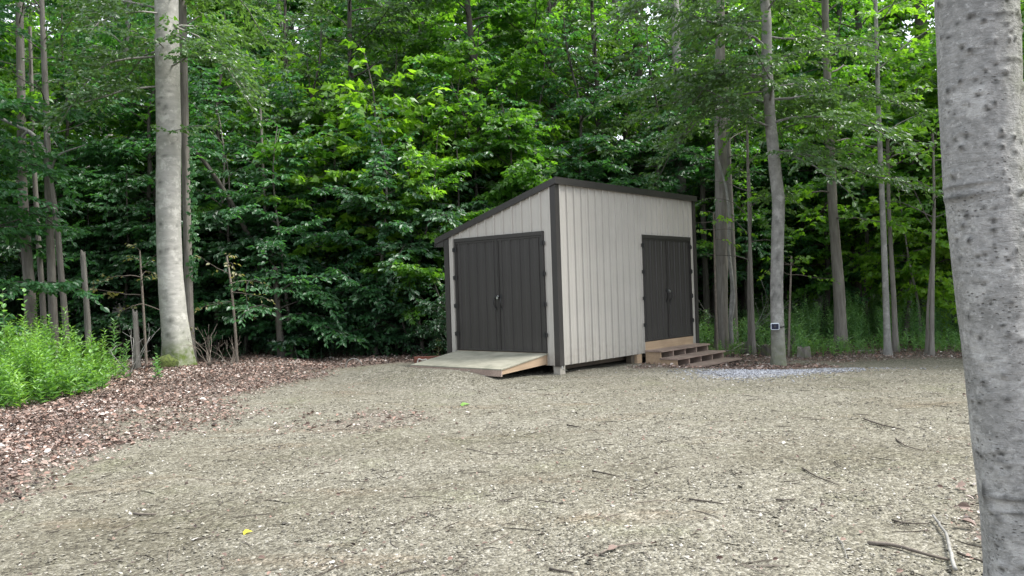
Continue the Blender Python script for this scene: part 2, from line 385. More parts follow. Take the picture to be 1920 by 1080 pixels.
n.links.new(ramp(n, attr(n, 'v'), [(0, (.05, .045, .036)), (.25, (.115, .106, .082)), (.6, (.175, .164, .128)), (.88, (.25, .236, .192)), (1, (.42, .40, .36))]), b.inputs["Base Color"]); b.inputs["Roughness"].default_value = .85
M_STONE = m
scatter_stones("gravel", X, Y, S, R.uniform(0, 1, len(X)) ** 1.1, M_STONE, "loose pale tan gravel strewn over the clearing", "gravel")
nS = 2600
rr = 3.6 + 10 * R.uniform(0, 1, nS) ** 1.5; aa = R.uniform(-.70, .70, nS)
scatter_stones("pebbles", rr * np.sin(aa), rr * np.cos(aa), R.uniform(.008, .019, nS), R.uniform(.2, 1, nS), M_STONE, "larger pale pebbles scattered among the fine gravel", "pebbles")
nS = 9000
th = R.uniform(0, 6.28, nS); q_ = np.sqrt(R.uniform(0, 1, nS))
q_ = np.abs(R.normal(0, .5, nS)) * (1 + .3 * np.sin(3 * th + 1)); X = 4.5 + 1.5 * q_ * np.cos(th); Y = 14.05 + .75 * q_ * np.sin(th)
m, n, b, o = newmat("blue_stone")
n.links.new(ramp(n, attr(n, 'v'), [(0, (.075, .078, .088)), (.5, (.19, .198, .22)), (1, (.32, .335, .37))]), b.inputs["Base Color"]); b.inputs["Roughness"].default_value = .8
scatter_stones("crushed_stone", X, Y, R.uniform(.008, .02, nS), R.uniform(0, 1, nS), m, "patch of blue grey crushed stone in front of the steps", "gravel")

# ------------------------------------------------------------------ leaves
LEAVES = {
    'ovate': (np.array([(0, 0, 0), (.30, .3, .05), (.27, .68, .03), (0, 1.05, -.12), (-.27, .68, .03), (-.30, .3, .05)]), [(0, 1, 2, 3), (0, 3, 4, 5)]),
    'lance': (np.array([(0, 0, 0), (.13, .45, .03), (0, 1, -.1), (-.13, .45, .03)]), [(0, 1, 2), (0, 2, 3)]),
    'diamond': (np.array([(0, 0, 0), (.34, .5, .06), (0, 1, -.1), (-.34, .5, .06)]), [(0, 1, 2), (0, 2, 3)]),
    'maple': (np.array([(0, 0, 0), (.58, .22, -.04), (.30, .52, .04), (0, 1.1, -.1), (-.30, .52, .04), (-.58, .22, -.04)]), [(0, 1, 2, 3), (0, 3, 4, 5)]),
    'dry': (np.array([(0, 0, 0), (.3, .3, .18), (.26, .7, .22), (0, 1, .02), (-.26, .7, .15), (-.3, .3, .2)]), [(0, 1, 2, 3), (0, 3, 4, 5)]),
}
def unit(v): return v / (np.linalg.norm(v, axis=-1, keepdims=True) + 1e-9)
def leaf_arrays(kind, P, D, Nn, S):
    T, F = LEAVES[kind]
    D = unit(D); side = unit(np.cross(D, Nn)); nn = np.cross(side, D)
    V = P[:, None] + S[:, None, None] * (T[None, :, 0:1] * side[:, None] + T[None, :, 1:2] * D[:, None] + T[None, :, 2:3] * nn[:, None])
    k = len(T); F = np.array(F)
    FF = (F[None] + np.arange(len(P))[:, None, None] * k).reshape(-1, F.shape[1])
    return V.reshape(-1, 3), FF, k
def leaf_mesh(name, kind, P, D, Nn, S, val, mat):
    V, F, k = leaf_arrays(kind, P, D, Nn, S)
    return build(name, V, [F], [mat], {'v': np.repeat(np.clip(val, 0, 1), k)})

# ------------------------------------------------------------------ trees
class Fol:
    def __init__(s): s.P = []; s.D = []; s.N = []; s.S = []; s.v = []
    def add(s, P, D, Nn, S, v): s.P.append(P); s.D.append(D); s.N.append(Nn); s.S.append(S); s.v.append(v)
    def arr(s): return [np.concatenate(x) for x in (s.P, s.D, s.N, s.S, s.v)]
def twig_leaves(fol, rng, p0, d, L, sp, ls, tv, droop=.15, jit=.7):
    nl = max(2, int(L / sp)); t = (np.arange(nl) + .5) / nl
    up = np.array([0, 0, 1.0]); d = d / np.linalg.norm(d)
    side = np.cross(d, up); side /= np.linalg.norm(side) + 1e-9
    pos = p0 + d * (t * L)[:, None] - up * (t ** 2 * L * droop)[:, None]
    sg = np.where(np.arange(nl) % 2 == 0, 1, -1)
    ang = rng.uniform(.5, 1.15, nl) * (1 - .6 * t)
    D = d * np.cos(ang)[:, None] + side * (sg * np.sin(ang))[:, None] - up * rng.uniform(.0, .9, nl)[:, None]
    Nn = up + rng.normal(0, jit, (nl, 3))
    S = ls * rng.uniform(.65, 1.25, nl)
    fol.add(pos, D, Nn, S, np.clip(tv + rng.normal(0, .10, nl), 0, 1))
def limb(fol, mb, rng, p0, az, el, L, r0, p):
    """a limb with flat sprays of leaves along side twigs"""
    nseg = 8; P = [np.array(p0, float)]; a = az; e = el; st = L / nseg
    for k in range(nseg):
        a += rng.normal(0, .19); e += rng.normal(0, .15) - p.get('bend', .08)
        P.append(P[-1] + st * np.array([math.cos(a) * math.cos(e), math.sin(a) * math.cos(e), math.sin(e)]))
    P = np.array(P); rad = np.linspace(r0, .004, nseg + 1)
    mb.tube(P, rad, 5 if r0 > .02 else 4, cap=False, a=np.repeat(np.linspace(.25, .7, nseg + 1), 5 if r0 > .02 else 4))
    sp = p['twig_sp']; n = max(3, int(L * (1 - p['bare']) / sp)); base_v = np.clip(rng.normal(p.get('v', .45), .13), 0, 1)
    for k in range(n):
        t = p['bare'] + (1 - p['bare']) * (k + .7 * rng.random()) / n
        f = t * nseg; i0 = min(int(f), nseg - 1); q0 = P[i0] + (P[i0 + 1] - P[i0]) * (f - i0)
        dd = P[i0 + 1] - P[i0]; dd /= np.linalg.norm(dd)
        ha = math.atan2(dd[1], dd[0]) + (1 if k % 2 else -1) * rng.uniform(.55, 1.15)
        te = rng.normal(.0, .22)
        d = np.array([math.cos(ha) * math.cos(te), math.sin(ha) * math.cos(te), math.sin(te)])
        tl = max(.16, (p['twig_l'] * L * (1 - t * .75)) * rng.uniform(.6, 1.2))
        tl = min(tl, p.get('twig_max', 1.3))
        tv = np.clip(base_v + rng.normal(0, .08), 0, 1)
        if tl > .35: mb.tube(np.array([q0, q0 + d * tl * .5 - [0, 0, tl * .03], q0 + d * tl - [0, 0, tl * .15]]), [.005, .004, .002], 3, cap=False, a=.6)
        twig_leaves(fol, rng, q0, d, tl, p['leaf_sp'], p['leaf'], tv)
        if tl > p.get('sub', .45):
            ss = p.get('ssp', .22)
            for j in range(int(tl / ss)):
                t2 = (j + .7) / (tl / ss + .3); a2 = ha + (1 if j % 2 else -1) * rng.uniform(.6, 1.0)
                d2 = np.array([math.cos(a2), math.sin(a2), rng.normal(0, .2)])
                twig_leaves(fol, rng, q0 + d * tl * t2 - np.array([0, 0, t2 * t2 * tl * .15]), d2, tl * .5 * (1 - t2 * .5) * rng.uniform(.7, 1.2), p['leaf_sp'], p['leaf'], tv)
    twig_leaves(fol, rng, P[-2], P[-1] - P[-2], L / nseg * 1.5, p['leaf_sp'], p['leaf'], base_v)

def trunk_mesh_arrays(P, rad, k, rough, rng, flare=0.0, marks=(), moss=None, buttress=5):
    P = np.asarray(P, float); n = len(P)
    T = np.gradient(P, axis=0); T /= np.linalg.norm(T, axis=1)[:, None]
    U = unit(np.cross(T, np.array([0, 1.0, 0]))); W = np.cross(T, U)
    th = np.arange(k) / k * 2 * np.pi
    h = P[:, 2] - P[0, 2]
    ph = rng.uniform(0, 6.28, 4)
    fl = flare * np.exp(-h / .28)
    rr_ = rad[:, None] * (1 + .03 * np.sin(2 * th[None] + ph[0] + h[:, None] * .5) + .02 * np.sin(3 * th[None] + ph[1] - h[:, None] * .9)) \
        + fl[:, None] * (.55 + .45 * np.cos(buttress * th[None] + ph[2]))
    mk = np.zeros((n, k))
    nz = np.zeros((n, k))
    if rough > 0:
        for a in range(n):
            for c in range(k):
                v = Vector((math.cos(th[c]) * 1.8, math.sin(th[c]) * 1.8, h[a] * 2.6 + ph[3]))
                nz[a, c] = mnoise.noise(v * 1.5) + .5 * mnoise.noise(v * 4)
        rr_ = rr_ + rough * nz
    for (hm, am, wh, wa, depth, dark) in marks:
        da = (th[None] - (am - np.pi) + np.pi) % (2 * np.pi) - np.pi
        g_ = np.exp(-((h[:, None] - hm) / wh) ** 2 - (da / wa) ** 2)
        rr_ = rr_ + depth * g_; mk = np.maximum(mk, dark * g_)
    V = P[:, None] + rr_[..., None] * (np.cos(th)[None, :, None] * U[:, None] + np.sin(th)[None, :, None] * W[:, None])
    i_ = np.arange(n - 1)[:, None] * k; j = np.arange(k)[None]; j2 = (j + 1) % k
    q_ = np.stack([i_ + j, i_ + j2, i_ + k + j2, i_ + k + j], -1).reshape(-1, 4)
    ms = np.zeros((n, k)) if moss is None else moss(h[:, None] + 0 * th[None], th[None] + np.pi + 0 * h[:, None], nz)
    return V.reshape(-1, 3), q_, np.clip(mk, 0, 1).ravel(), np.clip(ms, 0, 1).ravel()

def resample(pts, step):
    pts = np.array(pts, float); d = np.concatenate([[0], np.cumsum(np.linalg.norm(np.diff(pts, axis=0), axis=1))])
    n = max(3, int(d[-1] / step)); s = np.linspace(0, d[-1], n + 1)
    out = np.stack([np.interp(s, d, pts[:, c]) for c in range(pts.shape[1])], 1)
    for _ in range(3): out[1:-1] = (out[:-2] + 2 * out[1:-1] + out[2:]) / 4
    return out

def make_tree_meshes(name, rng, path, rads, bark, leafmat, kind, p, k=12, step=.25, rough=0.0, flare=.05, marks=(), moss=None, extra=None, zfine=None):
    """path: list of points (local, base at 0,0,0); returns (trunk mesh, crown mesh)"""
    PR = resample(np.concatenate([np.array(path, float), np.array(rads, float)[:, None]], 1), step)
    if zfine: PR = np.concatenate([PR[PR[:, 2] < zfine], PR[PR[:, 2] >= zfine][::12], PR[-1:]])
    P, rad = PR[:, :3], PR[:, 3]
    V, q_, mk, ms = trunk_mesh_arrays(P, rad, k, rough, rng, flare, marks, moss)
    mb = MB(); mb.add(V, q_, a=mk)
    fol = Fol(); ztop = P[-1, 2]
    nl = p.get('limbs', 0); z0 = p.get('base', 2.0); ga = rng.uniform(0, 6.28)
    for i_ in range(nl):
        u = (i_ + rng.uniform(0, .8)) / nl; z = z0 + (ztop - z0) * u * .985
        kk = np.argmin(abs(P[:, 2] - z)); a = ga + i_ * 2.39996 + rng.normal(0, .25)
        if 'prof' in p: rr_ = np.interp(u, *p['prof'])
        else: rr_ = math.sqrt(max(.06, 1 - (u * 1.05 - .28) ** 2 / .72 ** 2))
        L = p['R'] * rr_ * rng.uniform(.65, 1.2)
        el = p.get('el0', .35) + u * p.get('elu', .6) + rng.normal(0, .12)
        limb(fol, mb, rng, P[kk], a, el, L, min(rad[kk] * .45, .004 + .0075 * L), p)
    for ex in (extra or []): # (z, azimuth, elevation, length)
        kk = np.argmin(abs(P[:, 2] - ex[0])); limb(fol, mb, rng, P[kk], ex[1], ex[2], ex[3], .004 + .0075 * ex[3], {**p, **(ex[4] if len(ex) > 4 else {})})
    Vt = np.concatenate(mb.v); ms_full = np.zeros(len(Vt)); ms_full[:len(ms)] = ms
    tm = build(name + "_trunk", Vt, [np.concatenate(mb.q)], [bark], {'v': np.concatenate(mb.a), 'moss': ms_full}, True)
    cm = None
    if fol.P:
        A = fol.arr(); cm = leaf_mesh(name + "_crown", kind, A[0], A[1], A[2], A[3], A[4], leafmat)
    return tm, cm
def place_tree(name, tm, cm, loc, label, cat='tree', group=None, rz=0, sc=1.0):
    r = empty(name, loc, label, cat, group, rz); r.scale = (sc, sc, sc)
    link('trunk', tm, r)
    if cm: c = link('crown', cm, r); c['kind'] = 'stuff'
    return r
def copy_tree(src, loc, rz, sc, label, group=None, name=None):
    r = src.copy(); COL.objects.link(r); r.location = loc; r.rotation_euler = (0, 0, rz); r.scale = sc if isinstance(sc, tuple) else (sc,) * 3
    r['label'] = label
    if group: r['group'] = group
    elif 'group' in r: del r['group']
    for ch in src.children:
        c = ch.copy(); COL.objects.link(c); c.parent = r
    return r

# ------------------------------------------------------------------ the shed
L_, W_ = 5.1836, 2.8339
ZB, ZT, ZLO = .164, 3.50, 2.69
SL = (ZT - ZLO) / W_
def roofz(b): return ZT - SL * b
shed = empty("shed", (CX, CY, 0), "ash grey metal storage shed with slanted roof and dark double doors", "shed", rz=math.pi / 2 - YAW)
LD0, LD1, LDZ0, LDZ1 = .287, 2.553, .389, 2.585
RD0, RD1, RDZ0, RDZ1 = 2.865, 4.907, .396, 2.588
RIB = .2286
def to_wall(wall, s, off, z):
    if wall == 'R': return (s, -off, z)
    if wall == 'L': return (-off, s, z)
    if wall == 'B': return (s, W_ + off, z)
    return (L_ + off, s, z)
def corr(name, wall, s0, s1, zb, zt, mat, base_off=0.0, rib0=.11, h=.03, parent=shed, minor=True):
    """one ribbed steel sheet of the wall, with real ribs"""
    cuts = [(s0, 0.0), (s1, 0.0)]
    k0 = int(math.floor((s0 - rib0) / RIB)) - 1
    for k in range(k0, k0 + int((s1 - s0) / RIB) + 4):
        c = rib0 + k * RIB
        for o, hh_ in ((-.019, 0), (-.012, h), (.012, h), (.019, 0)): cuts.append((c + o, hh_))
        if minor:
            for o, hh_ in ((.092, 0), (.1, .004), (.13, .004), (.138, 0)): cuts.append((c + o, hh_))
    def hv(s):
        u = (s - rib0 + RIB * 50) % RIB; u = u if u < RIB / 2 else u - RIB
        return h * max(0, min(1, (.019 - abs(u)) / .007))
    pr = sorted([(s, o if s not in (s0, s1) else hv(s)) for s, o in cuts if s0 <= s <= s1])
    V = []; Q = []
    for s, o in pr:
        V += [to_wall(wall, s, base_off + o, zb if not callable(zb) else zb(s)), to_wall(wall, s, base_off + o, zt(s) if callable(zt) else zt)]
    for i_ in range(len(pr) - 1): Q.append((2 * i_, 2 * i_ + 2, 2 * i_ + 3, 2 * i_ + 1))
    o = link(name, build(name, V, [np.array(Q)], [mat]), parent)
    return o
def sheets(wall, s0, s1, zb, zt, wd=.9144):
    # cut at the joints between 36 inch sheets
    js = [s0] + [x for x in np.arange(.025, L_, wd) if s0 + .02 < x < s1 - .02] + [s1]
    for i_, (a, b_) in enumerate(zip(js[:-1], js[1:])): corr('wall_panel', wall, a, b_, zb, zt, M_SIDING, base_off=.0025 if i_ % 2 else 0)
# inner framed body
mb = MB()
e_ = .03
mb.hexa([(e_, e_, ZB + .03), (L_ - e_, e_, ZB + .03), (L_ - e_, W_ - e_, ZB + .03), (e_, W_ - e_, ZB + .03),
         (e_, e_, roofz(0) - .05), (L_ - e_, e_, roofz(0) - .05), (L_ - e_, W_ - e_, roofz(W_) - .05), (e_, W_ - e_, roofz(W_) - .05)])
link('wall_frame', mb.mesh('wall_frame', [M_DARKWOOD]), shed)
CT = .088
sheets('R', CT, RD0, ZB, ZT - .02); sheets('R', RD1, L_ - CT, ZB, ZT - .02); sheets('R', RD0, RD1, RDZ1 + .0, ZT - .02)
rl = lambda s: roofz(s) - .02
sheets('L', CT, LD0, ZB, rl); sheets('L', LD1, W_ - CT, ZB, rl); sheets('L', LD0, LD1, LDZ1, rl)
sheets('B', CT, L_ - CT, ZB, roofz(W_) - .02); sheets('E', CT, W_ - CT, ZB, rl)
# corner trims: L-shaped angles proud of the sheets
def corner(a, b, sa, sb, ztop):
    m_ = MB(); t = .028
    x0, x1 = sorted((a - sa * t, a + sa * (CT + .004))); y0, y1 = sorted((b - sb * t, b))
    m_.box(x0, x1, y0, y1, ZB - .012, ztop)
    x0, x1 = sorted((a - sa * t, a)); y0, y1 = sorted((b, b + sb * (CT + .004)))
    m_.box(x0, x1, y0, y1, ZB - .012, ztop)
    link('corner_trim', m_.mesh('corner_trim', [M_BRONZE]), shed)
corner(0, 0, 1, 1, ZT - .03); corner(L_, 0, -1, 1, ZT - .03); corner(0, W_, 1, -1, ZLO - .03); corner(L_, W_, -1, -1, ZLO - .03)
# bright edge strip beside the near corner trim
# roof
m_ = MB(); OB = .27; OA = .035; OF = .05
def rq(a0, a1, b0, b1, zo0, zo1):
    m_.hexa([(a0, b0, roofz(b0) + zo0), (a1, b0, roofz(b0) + zo0), (a1, b1, roofz(b1) + zo0), (a0, b1, roofz(b1) + zo0),
             (a0, b0, roofz(b0) + zo1), (a1, b0, roofz(b0) + zo1), (a1, b1, roofz(b1) + zo1), (a0, b1, roofz(b1) + zo1)])
rq(-OA + .01, L_ + OA - .01, -OF + .01, W_ + OB - .01, -.012, .03)
for kx in np.arange(.1, L_, RIB): rq(kx, kx + .03, -OF + .02, W_ + OB - .02, .031, .05)
roof = link('roof', m_.mesh('roof', [M_BRONZE]), shed)
for a0, a1, a2, a3 in ((-OA - .012, -OA + .009, -OA - .02, -OA - .013), (L_ + OA - .009, L_ + OA + .012, L_ + OA + .013, L_ + OA + .02)):
    m_ = MB(); rq(a0, a1, -OF, W_ + OB, -.07, .052); rq(a2, a3, -OF, W_ + OB, -.07, -.045)
    link('rake_trim', m_.mesh('rake_trim', [M_BRONZE]), roof)
m_ = MB(); m_.box(-OA - .02, L_ + OA + .02, -OF - .018, -OF + .008, ZT - .055, ZT + .07)
m_.box(-OA - .02, L_ + OA + .02, -OF - .028, -OF - .019, ZT - .055, ZT - .035)
link('eave_trim', m_.mesh('eave_trim', [M_BRONZE]), roof)
m_ = MB()
bo = W_ + OB; m_.box(-OA - .01, L_ + OA + .01, bo - .012, bo + .012, roofz(bo) - .13, roofz(bo) + .05)
m_.hexa([(-OA, W_ + .03, roofz(bo) - .13), (L_ + OA, W_ + .03, roofz(bo) - .13), (L_ + OA, bo - .013, roofz(bo) - .13), (-OA, bo - .013, roofz(bo) - .13),
         (-OA, W_ + .03, roofz(W_ + .03) - .02), (L_ + OA, W_ + .03, roofz(W_ + .03) - .02), (L_ + OA, bo - .013, roofz(bo) - .02), (-OA, bo - .013, roofz(bo) - .02)])
link('soffit', m_.mesh('soffit', [M_BRONZE]), roof)

def wbox(m_, wall, s0, s1, o0, o1, z0, z1, a=0):
    P0 = to_wall(wall, s0, o0, z0); P1 = to_wall(wall, s1, o1, z1)
    m_.box(min(P0[0], P1[0]), max(P0[0], P1[0]), min(P0[1], P1[1]), max(P0[1], P1[1]), z0, z1, a)
def door_pair(wall, s0, s1, z0, z1, hinges):
    m_ = MB()   # frame trim round the opening
    wbox(m_, wall, s0 - .012, s1 + .012, .0, .044, z1 - .035, z1 + .035); wbox(m_, wall, s0 - .012, s0 + .02, 0, .038, z0, z1 - .036); wbox(m_, wall, s1 - .02, s1 + .012, 0, .038, z0, z1 - .036)
    link('door_frame', m_.mesh('door_frame', [M_BRONZE]), shed)
    mid = (s0 + s1) / 2
    for q0, q1, hs in ((s0 + .022, mid - .004, 0), (mid + .004, s1 - .022, 1)):
        m2 = MB(); wbox(m2, wall, q0, q1, -.01, .006, z0 + .01, z1 - .038)
        # edge trim of the leaf
        for r0, r1, y0, y1 in ((q0, q1, z1 - .075, z1 - .038), (q0, q1, z0 + .01, z0 + .035), (q0, q0 + .022, z0 + .036, z1 - .076), (q1 - .022, q1, z0 + .036, z1 - .076)):
            wbox(m2, wall, r0, r1, .0065, .024, y0, y1)
        d = link('door', m2.mesh('door', [M_DOOR]), shed)
        corr('door_panel', wall, q0 + .023, q1 - .023, z0 + .036, z1 - .077, M_DOOR, base_off=.008, rib0=q0 + .1, h=.016, parent=d)
        sgn = 1 if hs else -1; hx = (s1 + .0) if hs else s0
        for hz_ in hinges:
            mh = MB(); wbox(mh, wall, hx - .055, hx - .006, .0385, .045, hz_ - .035, hz_ + .035); wbox(mh, wall, hx + .006, hx + .055, .0385, .045, hz_ - .035, hz_ + .035)
            wbox(mh, wall, hx - .0058, hx + .0058, .0386, .055, hz_ - .05, hz_ + .05)
            wbox(mh, wall, hx - .02, hx - .012, .0455, .049, hz_ + .01, hz_ + .018); wbox(mh, wall, hx + .03, hx + .038, .0455, .049, hz_ - .018, hz_ - .01)
            link('hinge', mh.mesh('hinge', [M_BLACK]), d)
        hz_ = z0 + (z1 - z0) * .43; cx = mid + sgn * .075
        mh = MB(); pts = [to_wall(wall, cx + sgn * .012 * math.sin(t * math.pi), .028 + .045 * math.sin(t * math.pi), hz_ + .11 - .22 * t) for t in np.linspace(0, 1, 11)]
        mh.tube(np.array(pts), .010, 6)
        wbox(mh, wall, cx - .022, cx + .022, .024, .032, hz_ + .085, hz_ + .15); wbox(mh, wall, cx - .022, cx + .022, .024, .032, hz_ - .15, hz_ - .085)
        link('handle', mh.mesh('handle', [M_BLACK]), d)
        if hs:
            mh = MB(); wbox(mh, wall, mid - .03, mid + .055, .026, .034, hz_ + .09, hz_ + .135)
            wbox(mh, wall, mid - .05, mid - .032, .026, .05, hz_ + .10, hz_ + .125)
            hp = link('hasp', mh.mesh('hasp', [M_BLACK]), d)
            mh = MB(); cc = to_wall(wall, mid - .008, .052, hz_ + .085); mh.box(cc[0] - .02, cc[0] + .02, cc[1] - .02, cc[1] + .02, cc[2] - .022, cc[2] + .02)
            mh.tube(np.array([to_wall(wall, mid - .008 + .014 * math.cos(t), .050, hz_ + .105 + .025 * math.sin(t)) for t in np.linspace(0, math.pi, 8)]), .0035, 5)
            link('padlock', mh.mesh('padlock', [M_STEEL]), d)
door_pair('L', LD0, LD1, LDZ0, LDZ1, [.72, 1.28, 1.84, 2.40])
door_pair('R', RD0, RD1, RDZ0, RDZ1, [.75, 1.30, 1.85, 2.40])
# sill board under the right door, floor beams, posts
m_ = MB(); wbox(m_, 'R', RD0 + .0, RD1 - .0, -.005, .028, .225, RDZ0 - .004); link('sill_board', m_.mesh('sill_board', [M_NEWWOOD]), shed)
m_ = MB(); wbox(m_, 'L', LD0, LD1, -.005, .02, ZB, LDZ0 - .006); link('sill_board', m_.mesh('sill_board', [M_NEWWOOD]), shed)
m_ = MB(); wbox(m_, 'R', RD0, RD1, -.005, .02, ZB, .222); link('rim_board', m_.mesh('rim_board', [M_OLDWOOD]), shed)
for bb in (.16, .95, 1.75, 2.5):
    m_ = MB(); m_.box(.2, L_ - .2, bb + .1, bb + .18, .05, .19); link('floor_beam', m_.mesh('floor_beam', [M_DARKWOOD]), shed)
def gz_ab(a, b):
    p = np.array([CX, CY]) + a * dv + b * ev; return float(gz(p[0], p[1]))
for a, b_, w_, mt in ((.075, .075, .075, M_CONC), (2.48, .10, .06, M_DARKWOOD), (2.66, .08, .09, M_NEWWOOD), (5.0, .1, .08, M_DARKWOOD), (.1, 2.7, .08, M_DARKWOOD), (2.5, 2.7, .08, M_DARKWOOD), (5.0, 2.7, .08, M_DARKWOOD), (.1, 1.4, .08, M_DARKWOOD)):
    m_ = MB(); m_.box(a - w_, a + w_, b_ - w_, b_ + w_, gz_ab(a, b_) - .1, .185 if b_ > .15 else .155); link('foundation_post', m_.mesh('foundation_post', [mt]), shed)
# little electrical elbow at the foot of the near corner trim
m_ = MB(); m_.tube([(-.02, -.06, .16), (-.03, -.075, .12), (.02, -.09, .09), (.09, -.085, .08)], .008, 5); link('ground_clamp', m_.mesh('ground_clamp', [M_STEEL]), shed)

# ramp in front of the left doors
RZ = math.pi / 2 - YAW
rampo = empty("ramp", (CX, CY, 0), "weathered plywood ramp with pale side boards sloping down from the large left doors", "ramp", rz=RZ)
RA = -1.30; zt0, zt1 = .384, .215
def dz(a): return zt0 + (zt1 - zt0) * (a / RA)
for k in range(2):
    b0 = LD0 - .03 + k * 1.16; b1 = b0 + (1.155 if k == 0 else 1.13)
    m_ = MB(); a0, a1 = -.012, RA
    m_.hexa([(a1, b0, dz(a1) - .02), (a0, b0, dz(a0) - .02), (a0, b1, dz(a0) - .02), (a1, b1, dz(a1) - .02), (a1, b0, dz(a1)), (a0, b0, dz(a0)), (a0, b1, dz(a0)), (a1, b1, dz(a1))])
    link('deck_sheet', m_.mesh('deck_sheet', [M_RAMPW]), rampo)
for b0 in (LD0 - .015, 1.02, 1.75, LD1 - .06):
    m_ = MB(); b1 = b0 + .04; a0, a1 = -.05, RA + .03
    m_.hexa([(a1, b0, dz(a1) - .10), (a0, b0, dz(a0) - .19), (a0, b1, dz(a0) - .19), (a1, b1, dz(a1) - .10), (a1, b0, dz(a1) - .021), (a0, b0, dz(a0) - .021), (a0, b1, dz(a0) - .021), (a1, b1, dz(a1) - .021)])
    link('side_board', m_.mesh('side_board', [M_NEWWOOD if b0 < .5 else M_OLDWOOD]), rampo)
m_ = MB(); m_.box(RA + .002, RA + .028, LD0 - .02, LD1 + .01, zt1 - .13, zt1 - .022); link('front_board', m_.mesh('front_board', [M_OLDWOOD]), rampo)

# steps under the right doors
steps = empty("steps", (CX, CY, 0), "three grey wooden steps with open risers below the smaller right doors", "steps", rz=RZ)
S0, S1 = RD0 + .0, RD1 + .02
tz = [.225, .078, -.075]; bk = [-.03, -.37, -.73]; fr = [-.42, -.79, -1.16]
for k in range(3):
    for j, (p0, p1) in enumerate(((bk[k], (bk[k] + fr[k]) / 2 + .003), ((bk[k] + fr[k]) / 2 - .003, fr[k]))):
        m_ = MB(); m_.box(S0 - .03, S1 + .03, p1, p0, tz[k] - .032, tz[k] + .002 * j, a=.1 + .4 * ((k * 2 + j) % 3) / 2)
        link('tread_board', m_.mesh('tread_board', [M_OLDWOOD]), steps)
for j, s in enumerate(np.linspace(S0, S1 - .04, 5)):
    m_ = MB(); gzz = -.26
    for k in range(3): m_.box(s, s + .04, fr[k] + .04, (bk[k] - .0) if k == 0 else fr[k - 1] + .0395, gzz if k else -.26, tz[k] - .033)
    link('stringer', m_.mesh('stringer', [M_NEWWOOD if j == 0 else M_OLDWOOD]), steps)

# ------------------------------------------------------------------ named trees
def cpath(px, Y, base=None):
    """trunk path through pixels at depth Y, returned relative to the base"""
    P = [pxy(x, y, Y) for x, y in px]
    if base is not None: P = [np.array(base, float)] + P
    P = np.array(P); b0 = P[0].copy(); b0[2] = float(gz(b0[0], b0[1])) - .04
    P[0] = b0
    return P - b0, b0
def pxr(w, Y): return w / 2 / F_PX * Y

# the big pale beech
Y0 = 17.74
pts = [(334, 697), (331, 640), (325, 590), (318, 500), (316, 400), (317, 250), (313, 90), (312, 0), (309, -120), (306, -260), (300, -420), (296, -600)]
P, b0 = cpath(pts, Y0)
rads = [pxr(w_, Y0) for w_ in (56, 52, 48, 46, 45, 44, 42, 40, 37, 32, 22, 8)]
rg = np.random.default_rng(11)
mk = [(h_, a_, .05, .22, .012, .75) for h_, a_ in ((.75, 4.6), (1.05, 4.9), (2.55, 4.4), (2.6, 5.0), (3.15, 4.5), (4.05, 4.4), (5.7, 4.9), (5.75, 4.3))]
mk += [(rg.uniform(.6, 7.5), rg.uniform(3.3, 6.1), rg.uniform(.012, .03), rg.uniform(.04, .3), -.004, rg.uniform(.3, .7)) for _ in range(70)]
mossf = lambda h, th, nz: np.clip(np.exp(-(h / .42) ** 2) * (.35 + np.clip(np.sin(th - 3.6) * 1.6 + .2, 0, 1)) + .22 * np.exp(-(h / 1.3) ** 2), 0, 1)
fine = dict(R=3.2, limbs=24, base=7.0, twig_sp=.11, twig_l=.38, leaf=.10, leaf_sp=.05, sub=.3, ssp=.17, bare=.18, el0=.25, elu=.6, bend=.09, v=.4)
tm, cm = make_tree_meshes("beech", rg, P, rads, M_BEECH, M_LFINE, 'ovate', fine, k=40, step=.045, rough=.006, flare=.10, marks=mk, moss=mossf,
    extra=[(6.2, math.pi * 1.02, .1, 3.0, {'v': .35}), (7.6, .1, -.1, 3.2, {'v': .35}), (7.0, 2.6, .2, 3.5, {'v': .35}), (6.6, -.6, -.1, 2.6, {'v': .4}), (5.1, -1.0, .15, 1.6), (7.4, -.35, -.25, 3.2), (6.9, 3.6, -.2, 3.4), (7.8, 4.3, -.1, 2.8)])
place_tree("beech_tree", tm, cm, b0, "thick pale grey beech trunk rising left of the shed with a mossy foot")
# moss cushion at its foot
mp = gpt(325, 697)
def blob(mb_, c, r, k=14, l=8, seed=0, zs=1.0, rough=.12, a=0.0):
    V = []; 
    for i_ in range(l + 1):
        ph_ = math.pi * i_ / l
        for j in range(k):
            th_ = 2 * math.pi * j / k; d_ = Vector((math.sin(ph_) * math.cos(th_), math.sin(ph_) * math.sin(th_), math.cos(ph_)))
            s_ = 1 + rough * mnoise.noise(d_ * 2.2 + Vector((seed, 0, 0))) * 2
            V.append((c[0] + r * d_.x * s_, c[1] + r * d_.y * s_, c[2] + r * zs * d_.z * s_))
    Q = [(i_ * k + j, i_ * k + (j + 1) % k, (i_ + 1) * k + (j + 1) % k, (i_ + 1) * k + j) for i_ in range(l) for j in range(k)]
    mb_.add(V, Q, a=a)
m, n, b, o = newmat("moss"); nz = noise(n, 22, 6, .7, objco(n))
n.links.new(ramp(n, nz, [(.35, (.025, .035, .008)), (.6, (.075, .10, .018)), (.75, (.13, .16, .03))]), b.inputs["Base Color"]); b.inputs["Roughness"].default_value = 1; bump(n, b, nz, 1, .03)
M_MOSS = m
mb = MB(); blob(mb, (0, 0, .05), .26, 24, 16, 3, .85, .12); o = link("moss_cushion", mb.mesh("moss_cushion", [M_MOSS], True), None, (b0[0] - .10, b0[1] - .30, b0[2] + .05))
tag(o, "dark green moss cushion at the foot of the thick pale beech", "moss")

